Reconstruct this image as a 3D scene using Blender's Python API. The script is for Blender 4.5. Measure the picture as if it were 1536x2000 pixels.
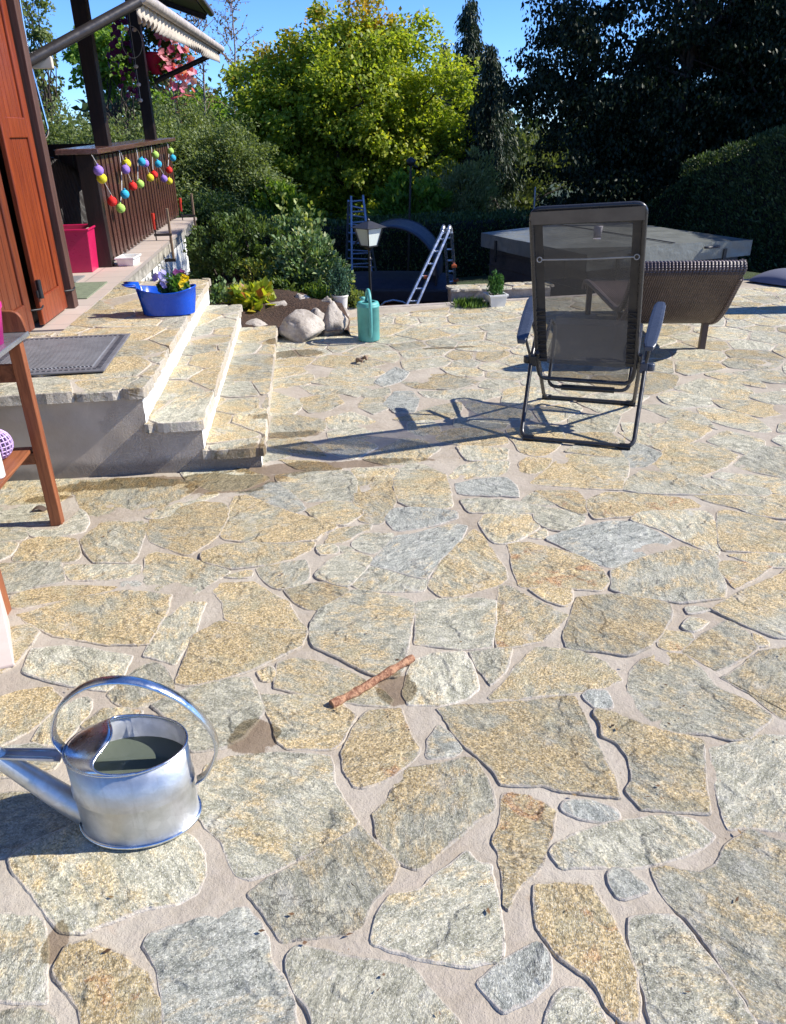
import bpy, bmesh, math, random
import numpy as np
from mathutils import Vector, Matrix, noise
R = math.radians
D = bpy.data
SC = bpy.context.scene
COL = SC.collection
for o in list(D.objects): D.objects.remove(o)

# ------------------------------------------------------------------ camera
F, H, PITCH, YAW, ROLL = 1509., 1.5, R(26.3), R(5.8), R(1.2)
_f = Vector((math.sin(YAW)*math.cos(PITCH), math.cos(YAW)*math.cos(PITCH), -math.sin(PITCH)))
_r0 = Vector((math.cos(YAW), -math.sin(YAW), 0)); _u0 = _r0.cross(_f)
_r = _r0*math.cos(ROLL) - _u0*math.sin(ROLL); _u = _r0*math.sin(ROLL) + _u0*math.cos(ROLL)
cam = D.cameras.new('camera'); camo = D.objects.new('camera', cam); COL.objects.link(camo)
cam.sensor_fit = 'VERTICAL'; cam.sensor_height = 24; cam.lens = F/2000*24
cam.clip_start = .05; cam.clip_end = 900
m = Matrix.Identity(4)
for i in range(3): m[i][0] = _r[i]; m[i][1] = _u[i]; m[i][2] = -_f[i]
m[2][3] = H
camo.matrix_world = m
SC.camera = camo
def ray(px, py): return _f + _r*((px-768)/F) - _u*((py-1000)/F)
def G(px, py, z=0.): d = ray(px, py); return Vector((0, 0, H)) + d*((z-H)/d.z)
def P(px, py, y): d = ray(px, py); return Vector((0, 0, H)) + d*(y/d.y)
def PX(px, py, x): d = ray(px, py); return Vector((0, 0, H)) + d*(x/d.x)

# ------------------------------------------------------------------ light
SUN_EL, SUN_AZ = R(39), R(93.2)       # azimuth clockwise from +Y
w = D.worlds.new('World'); SC.world = w; w.use_nodes = True
nt = w.node_tree; bg = nt.nodes['Background']
sk = nt.nodes.new('ShaderNodeTexSky'); sk.sky_type = 'NISHITA'; sk.sun_disc = False
sk.sun_elevation = SUN_EL; sk.sun_rotation = SUN_AZ; sk.altitude = 3000; sk.air_density = 1.0; sk.dust_density = 0; sk.ozone_density = 10
tint = nt.nodes.new('ShaderNodeMix'); tint.data_type = 'RGBA'; tint.blend_type = 'MULTIPLY'; tint.inputs[0].default_value = 1; tint.inputs[7].default_value = (.78, .85, .98, 1)
nt.links.new(sk.outputs[0], tint.inputs[6]); nt.links.new(tint.outputs[2], bg.inputs[0]); bg.inputs[1].default_value = .15
sl = D.lights.new('sun', 'SUN'); sl.energy = 4.6; sl.angle = R(.5); sl.color = (1, .942, .85)
so = D.objects.new('sun', sl); COL.objects.link(so)
sv = Vector((math.sin(SUN_AZ)*math.cos(SUN_EL), math.cos(SUN_AZ)*math.cos(SUN_EL), math.sin(SUN_EL)))
so.rotation_euler = sv.to_track_quat('Z', 'Y').to_euler(); so.location = (6, -2, 8)
SC.view_settings.view_transform = 'Standard'; SC.view_settings.look = 'None'
SC.view_settings.exposure = .76; SC.view_settings.gamma = 1

# ------------------------------------------------------------------ materials
def rgb(h):
    h = h.lstrip('#'); c = [int(h[i:i+2], 16)/255 for i in (0, 2, 4)]
    return tuple(x/12.92 if x <= .04045 else ((x+.055)/1.055)**2.4 for x in c)
class N:
    def __init__(s, name):
        s.m = D.materials.new(name); s.m.use_nodes = True; s.t = s.m.node_tree; s.b = s.t.nodes['Principled BSDF']; s.o = s.t.nodes['Material Output']
    def n(s, ty, **k):
        x = s.t.nodes.new('ShaderNode'+ty)
        for a, v in k.items(): setattr(x, a, v)
        return x
    def l(s, a, b): s.t.links.new(a, b)
    def put(s, sock, v):
        if isinstance(v, (int, float)): sock.default_value = v
        elif isinstance(v, (tuple, list)): sock.default_value = tuple(v)+((1,) if len(v) == 3 and len(sock.default_value) == 4 else ())
        else: s.l(v, sock)
    def noise(s, vec, scale, detail=4, rough=.55, dist=0.):
        x = s.n('TexNoise'); x.inputs['Scale'].default_value = scale; x.inputs['Detail'].default_value = detail
        x.inputs['Roughness'].default_value = rough; x.inputs['Distortion'].default_value = dist
        if vec is not None: s.l(vec, x.inputs['Vector'])
        return x.outputs[0]
    def ramp(s, v, a, b, ca=0., cb=1.):
        x = s.n('MapRange', interpolation_type='SMOOTHSTEP'); s.put(x.inputs[0], v)
        x.inputs[1].default_value = a; x.inputs[2].default_value = b; x.inputs[3].default_value = ca; x.inputs[4].default_value = cb
        return x.outputs[0]
    def math(s, op, a, b=0., c=None, clamp=False):
        x = s.n('Math', operation=op, use_clamp=clamp); s.put(x.inputs[0], a); s.put(x.inputs[1], b)
        if c is not None: s.put(x.inputs[2], c)
        return x.outputs[0]
    def mix(s, f, a, b, mode='MIX'):
        x = s.n('Mix', data_type='RGBA', blend_type=mode); s.put(x.inputs[0], f); s.put(x.inputs[6], a); s.put(x.inputs[7], b)
        return x.outputs[2]
    def vmath(s, op, a, b):
        x = s.n('VectorMath', operation=op); s.put(x.inputs[0], a); s.put(x.inputs[1], b); return x.outputs[0]
    def bump(s, h, dist=.01, strength=1., nrm=None):
        x = s.n('Bump'); x.inputs['Strength'].default_value = strength; x.inputs['Distance'].default_value = dist
        s.l(h, x.inputs['Height'])
        if nrm is not None: s.l(nrm, x.inputs['Normal'])
        return x.outputs[0]
    def coord(s, k='Object'): return s.n('TexCoord').outputs[k]
    def set(s, **k):
        for a, v in k.items(): s.put(s.b.inputs[{'col': 'Base Color', 'rough': 'Roughness', 'metal': 'Metallic', 'nrm': 'Normal', 'alpha': 'Alpha', 'spec': 'Specular IOR Level'}.get(a, a)], v)
        return s.m
def simple(name, c, rough=.5, metal=0., var=.12, scale=12., bump=0., bscale=60., spec=.5):
    s = N(name); v = s.coord()
    n1 = s.noise(v, scale, 5, .6)
    col = s.mix(s.ramp(n1, .3, .7), tuple(x*(1-var) for x in c), tuple(min(1, x*(1+var)) for x in c))
    s.set(col=col, rough=s.ramp(s.noise(v, scale*2.3, 3), .3, .7, max(.03, rough-.08), min(1, rough+.08)), metal=metal, spec=spec)
    if bump: s.set(nrm=s.bump(s.noise(v, bscale, 4), bump))
    return s.m
def wet_mask(s, pos):
    """damp patches that dry out last: along the plinth foot, round the steps and in a few joints"""
    nz = s.noise(pos, 5.5, 5, .6); nz2 = s.noise(pos, 24, 5, .7)
    out = None
    for (x, y, rx, ry) in WET:
        c = s.vmath('MULTIPLY', s.vmath('SUBTRACT', pos, (x, y, 0)), (1/rx, 1/ry, 0))
        ln = s.n('VectorMath', operation='LENGTH'); s.l(c, ln.inputs[0])
        q = s.math('ADD', ln.outputs[1], s.math('MULTIPLY', s.math('SUBTRACT', nz, .5), 1.5))
        q = s.ramp(s.math('ADD', q, s.math('MULTIPLY', s.math('SUBTRACT', nz2, .5), .8)), 1.05, .92)
        out = q if out is None else s.math('MAXIMUM', out, q)
    return out
WET = []
for px, py, rx, ry in ((300, 942, .52, .07), (455, 945, .26, .11), (570, 915, .34, .07), (200, 978, .0, .0), (90, 975, .1, .035), (500, 1438, .07, .07), (775, 1345, .06, .075), (560, 850, .2, .06), (720, 905, .28, .05), (575, 692, .2, .12), (112, 1838, .026, .05), (1080, 700, .2, .05), (880, 680, .22, .03)):
    if rx: g = G(px, py); WET.append((g.x, g.y, rx, ry))

def mat_stone():
    s = N('flagstone'); pos = s.n('NewGeometry').outputs['Position']
    at = s.n('Attribute', attribute_name='tone'); sep = s.n('SeparateColor'); s.l(at.outputs['Color'], sep.inputs[0])
    yel, rust, bri = sep.outputs[0], sep.outputs[1], sep.outputs[2]; blue = at.outputs['Alpha']
    rn = s.n('Attribute', attribute_name='off').outputs['Vector']
    v = s.vmath('ADD', pos, rn)
    rs_ = s.n('SeparateXYZ'); s.l(rn, rs_.inputs[0]); vr = s.n('VectorRotate', rotation_type='Z_AXIS'); s.l(v, vr.inputs['Vector']); s.l(rs_.outputs[0], vr.inputs['Angle'])
    st = s.n('Mapping'); st.inputs['Scale'].default_value = (1, 2.3, 1); s.l(vr.outputs[0], st.inputs[0]); vs = st.outputs[0]
    def cells(sc, w_=0.):
        x = s.n('TexVoronoi'); x.inputs['Scale'].default_value = sc; s.l(s.vmath('ADD', vs if w_ else v, (w_, w_, w_)), x.inputs[0]); y = s.n('SeparateColor'); s.l(x.outputs['Color'], y.inputs[0]); return y.outputs[0], x.outputs['Distance']
    big = s.noise(v, 4.5, 5, .6, .5); mid = s.noise(vs, 17, 6, .72, .3); fine = s.noise(v, 120, 4, .8); g1, d1 = cells(210.); g2, d2 = cells(430., 3.)
    grey = s.mix(s.ramp(mid, .32, .68), (.26, .252, .18), (.57, .54, .41))
    grey = s.mix(s.ramp(blue, 0, 1, 0, .8), grey, s.mix(s.ramp(mid, .32, .68), (.19, .225, .235), (.42, .46, .465)))
    ym = s.math('ADD', s.math('MULTIPLY', big, 1.1), s.math('MULTIPLY', mid, .9))
    thr = s.math('SUBTRACT', 1.30, s.math('MULTIPLY', yel, .52))
    yf = s.ramp(s.math('SUBTRACT', ym, thr), -.13, .15)
    ycol = s.mix(g1, (.34, .235, .085), (.66, .49, .24)); ycol = s.mix(s.ramp(s.noise(v, 8, 4, .6), .45, .7, 0, .8), ycol, (.36, .33, .20))
    col = s.mix(s.math('MULTIPLY', yf, .85), grey, ycol)
    rf = s.ramp(s.math('ADD', s.noise(v, 9, 5, .65, 1.2), s.math('MULTIPLY', rust, .26)), .72, .84)
    col = s.mix(s.math('MULTIPLY', rf, .75), col, s.mix(g1, (.26, .10, .03), (.55, .30, .13)))
    dk = s.ramp(s.noise(vs, 6, 6, .7, .8), .56, .70); col = s.mix(s.math('MULTIPLY', dk, .45), col, s.mix(1., col, (.50, .50, .44), 'MULTIPLY'))
    # crystalline grain: each few-millimetre grain has its own value, plus mica flakes and pits
    gr = s.math('ADD', s.math('MULTIPLY', s.math('SUBTRACT', g1, .5), .55), s.math('MULTIPLY', s.math('SUBTRACT', g2, .5), .40))
    gv = s.math('ADD', 1., gr); gc_ = s.n('CombineColor'); [s.l(gv, gc_.inputs[i]) for i in range(3)]
    col = s.mix(1., col, gc_.outputs[0], 'MULTIPLY')
    col = s.mix(s.ramp(fine, .42, .30, 0, .7), col, (.085, .08, .06))
    col = s.mix(s.math('MULTIPLY', s.math('GREATER_THAN', g2, .90), .55), col, (.80, .79, .72))
    col = s.mix(s.ramp(s.noise(v, 10, 5, .65), .56, .74, 0, .5), col, (.62, .60, .53))
    eg = s.n('Attribute', attribute_name='edge').outputs['Fac']
    sm = s.ramp(s.math('ADD', s.math('MULTIPLY', eg, .75), s.math('MULTIPLY', s.math('SUBTRACT', s.noise(v, 22, 5, .7), .5), 1.3)), .52, .72)
    col = s.mix(s.math('MULTIPLY', sm, .7), col, (.53, .47, .40))
    bc = s.n('CombineColor'); [s.l(bri, bc.inputs[i]) for i in range(3)]
    col = s.mix(1., col, bc.outputs[0], 'MULTIPLY')
    wet = wet_mask(s, pos)
    col = s.mix(wet, col, s.mix(1., col, (.50, .44, .34), 'MULTIPLY'))
    # layered cleavage: thin ledges with a dark undercut
    st2 = s.n('Mapping'); st2.inputs['Scale'].default_value = (1, 1.5, 1); st2.inputs['Rotation'].default_value = (0, 0, -.5); s.l(vr.outputs[0], st2.inputs[0])
    led = s.noise(st2.outputs[0], 2.6, 7, .66, .5); q = s.math('FRACT', s.math('MULTIPLY', led, 3.6))
    lm = s.ramp(s.noise(v, 5.5, 3), .50, .56); crk = s.math('MULTIPLY', s.ramp(q, .045, .0), lm)
    col = s.mix(s.math('MULTIPLY', crk, .75), col, (.05, .045, .035))
    h = s.math('ADD', s.math('MULTIPLY', mid, .60), s.math('MULTIPLY', fine, .30))
    h = s.math('ADD', h, s.math('MULTIPLY', g1, .10))
    n1 = s.bump(h, .016, .9)
    n2 = s.bump(s.math('MULTIPLY', q, lm), .008, .8, n1)
    s.set(col=col, rough=s.math('SUBTRACT', s.ramp(g2, 0., 1., .50, .88), s.math('MULTIPLY', wet, .3)), nrm=n2, spec=.45)
    return s.m
def mat_mortar():
    s = N('mortar'); pos = s.n('NewGeometry').outputs['Position']
    a = s.noise(pos, 2.6, 5, .6); b = s.noise(pos, 34, 4, .7); c = s.noise(pos, 260, 2, .7)
    col = s.mix(s.ramp(a, .3, .7), (.34, .285, .215), (.50, .452, .37))
    col = s.mix(s.ramp(b, .3, .75, 0, .5), col, (.46, .40, .335))
    col = s.mix(s.ramp(s.noise(pos, 1.3, 6, .7), .5, .7, 0, .6), col, (.31, .235, .18))
    col = s.mix(s.ramp(s.noise(pos, 3.1, 4, .6, .5), .64, .74, 0, .55), col, (.42, .25, .13))
    col = s.mix(s.ramp(c, .36, .28, 0, .6), col, (.16, .12, .10))
    wet = wet_mask(s, pos)
    col = s.mix(wet, col, s.mix(1., col, (.56, .49, .42), 'MULTIPLY'))
    h = s.math('ADD', s.math('MULTIPLY', b, .5), s.math('MULTIPLY', c, .16)); h = s.math('ADD', h, s.math('MULTIPLY', s.noise(pos, 9, 3), .8))
    s.set(col=col, rough=s.math('SUBTRACT', .9, s.math('MULTIPLY', wet, .35)), nrm=s.bump(h, .012, .8), spec=.3)
    return s.m
def mat_wood(name, c1, c2, rough=.45, along='Z', scale=1., spec=.5, board=0.):
    s = N(name); v = s.coord(); mp = s.n('Mapping'); s.l(v, mp.inputs[0])
    mp.inputs['Scale'].default_value = {'Z': (14, 14, .9), 'Y': (14, .9, 14), 'X': (.9, 14, 14)}[along]
    g = s.noise(mp.outputs[0], 3*scale, 6, .65, .6); k = s.noise(mp.outputs[0], 14*scale, 3, .7)
    col = s.mix(s.ramp(g, .3, .7), c1, c2); col = s.mix(s.ramp(k, .5, .75, 0, .35), col, tuple(x*.5 for x in c1))
    col = s.mix(s.ramp(s.noise(v, 3, 4), .55, .75, 0, .35), col, tuple(min(1, x*1.35) for x in c2))
    s.set(col=col, rough=s.ramp(k, .3, .7, rough-.07, rough+.12), nrm=s.bump(s.math('ADD', g, s.math('MULTIPLY', k, .4)), .0015, .8), spec=spec)
    return s.m
def mat_leaf(name, cols, trans=.35, rough=.5, patch=None, pscale=.5, spec=.35):
    """per-leaf random hue from the 'leaf' attribute; patch = second palette colour in broad clumps"""
    s = N(name); a = s.n('Attribute', attribute_name='leaf').outputs['Fac']
    cr = s.n('ValToRGB'); e = cr.color_ramp.elements
    for i, c in enumerate(cols):
        p = i/(len(cols)-1)
        if i == 0: el = e[0]; el.position = 0
        elif i == len(cols)-1: el = e[-1]; el.position = 1
        else: el = e.new(p)
        el.color = (*c, 1)
    s.l(a, cr.inputs[0]); col = cr.outputs[0]
    if patch:
        pos = s.n('NewGeometry').outputs['Position']
        q = s.math('ADD', s.noise(pos, pscale, 4, .6), s.math('MULTIPLY', s.math('SUBTRACT', a, .5), .22))
        z = s.n('SeparateXYZ'); s.l(pos, z.inputs[0])
        q = s.math('ADD', q, s.math('MULTIPLY', s.math('SUBTRACT', z.outputs[2], patch[2]), patch[1]))
        q = s.math('SUBTRACT', q, s.math('MULTIPLY', s.math('SUBTRACT', z.outputs[0], patch[4]), patch[3]))
        col = s.mix(s.ramp(q, .52, .72, 0, .85), col, patch[0])
    s.set(col=col, rough=rough, spec=spec)
    tr = s.n('BsdfTranslucent'); s.l(s.mix(1., col, (1.5, 1.5, .6), 'MULTIPLY'), tr.inputs[0])
    mx = s.n('MixShader'); mx.inputs[0].default_value = trans; s.l(s.b.outputs[0], mx.inputs[1]); s.l(tr.outputs[0], mx.inputs[2]); s.l(mx.outputs[0], s.o.inputs[0])
    return s.m

# ------------------------------------------------------------------ mesh helpers
class MB:
    def __init__(s): s.v = []; s.f = []; s.sm = []
    def add(s, vs, fs, smooth=False):
        o = len(s.v); s.v += [tuple(p) for p in vs]; s.f += [tuple(i+o for i in f) for f in fs]; s.sm += [smooth]*len(fs); return s
    def hexa(s, c8): return s.add(c8, [(0, 3, 2, 1), (4, 5, 6, 7), (0, 1, 5, 4), (1, 2, 6, 5), (2, 3, 7, 6), (3, 0, 4, 7)])
    def box(s, x0, x1, y0, y1, z0, z1):
        return s.hexa([(x0, y0, z0), (x1, y0, z0), (x1, y1, z0), (x0, y1, z0), (x0, y0, z1), (x1, y0, z1), (x1, y1, z1), (x0, y1, z1)])
    def bar(s, a, b, wd, th, up=(0, 0, 1)):
        a, b = Vector(a), Vector(b); d = (b-a).normalized(); u = Vector(up); x = d.cross(u)
        if x.length < 1e-4: x = d.cross(Vector((0, 1, 0)))
        x.normalize(); z = x.cross(d)
        c = [p + x*i*wd/2 + z*j*th/2 for p in (a, b) for i, j in ((-1, -1), (1, -1), (1, 1), (-1, 1))]
        return s.hexa(c)
    def tube(s, pts, r, n=8, closed=False, cap=True, flat=1., up=None):
        pts = [Vector(p) for p in pts]; m = len(pts); rs = r if isinstance(r, (list, tuple)) else [r]*m
        rings = []; prev = None
        for i, p in enumerate(pts):
            if closed: d = pts[(i+1) % m]-pts[i-1]
            else: d = pts[min(i+1, m-1)]-pts[max(i-1, 0)]
            d.normalize()
            if prev is None:
                a = Vector(up) if up else (Vector((0, 0, 1)) if abs(d.z) < .9 else Vector((0, 1, 0)))
                x = d.cross(a).normalized()
            else: x = (prev - d*prev.dot(d)).normalized()
            prev = x; y = d.cross(x)
            rings.append([p + (x*math.cos(t)*rs[i] + y*math.sin(t)*rs[i]*flat) for t in [2*math.pi*k/n for k in range(n)]])
        vs = [q for g in rings for q in g]; fs = []
        for i in range(m if closed else m-1):
            j = (i+1) % m
            for k in range(n): fs.append((i*n+k, i*n+(k+1) % n, j*n+(k+1) % n, j*n+k))
        s.add(vs, fs, True)
        if cap and not closed:
            s.add(rings[0], [tuple(range(n))[::-1]]); s.add(rings[-1], [tuple(range(n))])
        return s
    def lathe(s, prof, c=(0, 0, 0), n=24, sx=1., sy=1., smooth=True):
        vs = [(c[0]+r*math.cos(2*math.pi*k/n)*sx, c[1]+r*math.sin(2*math.pi*k/n)*sy, c[2]+z) for r, z in prof for k in range(n)]
        fs = [(i*n+k, i*n+(k+1) % n, (i+1)*n+(k+1) % n, (i+1)*n+k) for i in range(len(prof)-1) for k in range(n)]
        return s.add(vs, fs, smooth)
    def ball(s, c, r, n=12, sz=1.):
        return s.lathe([(max(1e-4, r*math.sin(math.pi*i/(n//2))), -r*sz*math.cos(math.pi*i/(n//2))) for i in range(n//2+1)], c, n)
    def prism(s, poly, z0, z1):
        n = len(poly); vs = [(x, y, z0) for x, y in poly]+[(x, y, z1) for x, y in poly]
        return s.add(vs, [tuple(range(n))[::-1], tuple(range(n, 2*n))]+[(i, (i+1) % n, n+(i+1) % n, n+i) for i in range(n)])
    def grid(s, fn, nu, nv, smooth=True, flip=False):
        vs = [fn(i/nu, j/nv) for j in range(nv+1) for i in range(nu+1)]; w_ = nu+1
        fs = [(j*w_+i, j*w_+i+1, (j+1)*w_+i+1, (j+1)*w_+i) for j in range(nv) for i in range(nu)]
        if flip: fs = [f[::-1] for f in fs]
        return s.add(vs, fs, smooth)
    def build(s, name, mat, parent=None, loc=None, rotz=0, bevel=0., solid=0., label=None, off=0.):
        me = D.meshes.new(name); me.from_pydata(s.v, [], s.f); me.polygons.foreach_set('use_smooth', s.sm); me.update()
        if mat is not None: me.materials.append(mat)
        o = D.objects.new(name, me); COL.objects.link(o)
        if parent is not None: o.parent = parent
        if loc is not None: o.location = loc
        o.rotation_euler.z = rotz
        if solid: md = o.modifiers.new('solid', 'SOLIDIFY'); md.thickness = solid; md.offset = off
        if bevel: md = o.modifiers.new('bevel', 'BEVEL'); md.width = bevel; md.segments = 2; md.limit_method = 'ANGLE'; md.angle_limit = R(40)
        if label: o['label'] = label
        return o
def tag(o, label, cat, group=None, kind=None):
    if label: o['label'] = label
    if cat: o['category'] = cat
    if group: o['group'] = group
    if kind: o['kind'] = kind
    return o
def thing(name, label, cat, loc=(0, 0, 0), rotz=0, group=None):
    o = D.objects.new(name, None); COL.objects.link(o); o.location = loc; o.rotation_euler.z = rotz; o.empty_display_size = .1
    return tag(o, label, cat, group)
def arc(pts, rad, seg=5):
    """polyline with rounded corners"""
    pts = [Vector(p) for p in pts]; out = [pts[0]]
    for i in range(1, len(pts)-1):
        a, b, c = pts[i-1], pts[i], pts[i+1]; r1 = min(rad, (a-b).length*.49, (c-b).length*.49)
        p, q = b+(a-b).normalized()*r1, b+(c-b).normalized()*r1
        for k in range(seg+1):
            t = k/seg; out.append(p*(1-t)**2 + b*2*t*(1-t) + q*t*t)
    return out+[pts[-1]]
def mesh_np(name, V, Fq, mat, parent=None, leaf=None, smooth=False):
    me = D.meshes.new(name); n, k = Fq.shape
    me.vertices.add(len(V)); me.vertices.foreach_set('co', V.astype(np.float32).ravel())
    me.loops.add(n*k); me.loops.foreach_set('vertex_index', Fq.astype(np.int32).ravel())
    me.polygons.add(n); me.polygons.foreach_set('loop_start', np.arange(0, n*k, k, dtype=np.int32))
    if smooth: me.polygons.foreach_set('use_smooth', np.ones(n, dtype=bool))
    if leaf is not None:
        at = me.attributes.new('leaf', 'FLOAT', 'POINT'); at.data.foreach_set('value', leaf.astype(np.float32))
    me.update(calc_edges=True); me.materials.append(mat)
    o = D.objects.new(name, me); COL.objects.link(o)
    if parent is not None: o.parent = parent
    return o
def unit(a): return a/np.maximum(np.linalg.norm(a, axis=1, keepdims=True), 1e-9)
def leaves(rng, C, size, dirs=None, aspect=.62, updown=.35, var=.35, out=None, fold=.25):
    """one folded kite-shaped blade per point; dirs = growth direction, out = rough facing direction"""
    n = len(C); sz = size*(1+var*rng.uniform(-1, 1, n))[:, None]
    d = unit(rng.normal(size=(n, 3))) if dirs is None else unit(dirs+rng.normal(size=(n, 3))*.45)
    nr = rng.normal(size=(n, 3)); nr[:, 2] = np.abs(nr[:, 2])+updown
    if out is not None: nr = nr*.8+out
    sd = unit(np.cross(d, unit(nr))); up = np.cross(sd, d)
    V = np.stack([C, C+d*sz*.45+sd*sz*aspect*.5+up*sz*fold*.4, C+d*sz, C+d*sz*.45-sd*sz*aspect*.5+up*sz*fold*.4], 1).reshape(-1, 3)
    i = np.arange(n)[:, None]*4
    Fq = np.concatenate([np.hstack([i, i+1, i+2]), np.hstack([i, i+2, i+3])], 0)
    lf = np.repeat(np.clip(rng.normal(.5, .22, n), 0, 1), 4)
    return V, Fq, lf
def foliage(name, parts, mat, parent=None):
    Vs, Fs, Ls, o = [], [], [], 0
    for V, Fq, lf in parts: Vs.append(V); Fs.append(Fq+o); Ls.append(lf); o += len(V)
    return mesh_np(name, np.concatenate(Vs), np.concatenate(Fs), mat, parent, np.concatenate(Ls))
def clumped(rng, n, nclump, shape, rclump, squash=.8, gap=0.):
    """points in clumps; shape(rng,k)->(k,3) clump centres"""
    cc = shape(rng, nclump); rr = rclump*rng.uniform(.55, 1.35, nclump)
    idx = rng.integers(0, nclump, n); u = unit(rng.normal(size=(n, 3)))*(rng.uniform(0, 1, n)**.45)[:, None]
    u[:, 2] *= squash
    return cc[idx]+u*rr[idx][:, None], unit(u+1e-6), cc
def ell(c, r, shell=.5, bottom=-1.):
    c = np.array(c, float); r = np.array(r, float)
    def fn(rng, k):
        u = unit(rng.normal(size=(k*3, 3))); u = u[u[:, 2] > bottom][:k]
        while len(u) < k: u = np.concatenate([u, u])[:k]
        return c+u*r*(rng.uniform(shell, 1, k)[:, None])
    return fn
def limbs(mb, base, tips, r0, rng, mid=None, wob=.12):
    base = Vector(base)
    for t in tips:
        t = Vector(t); k = rng.uniform(.25, .6)
        st = base + (Vector(mid)-base)*k if mid is not None else base
        pts = []
        for i in range(6):
            q = i/5; p = st.lerp(t, q); p.z += math.sin(q*math.pi)*.12*(t-st).length*(.5)
            p += Vector(rng.normal(size=3))*wob*(.3 if i in (0,) else 1)*math.sin(q*math.pi)
            pts.append(p)
        mb.tube(pts, [r0*(1-.85*i/5) for i in range(6)], 5, cap=False)

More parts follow.
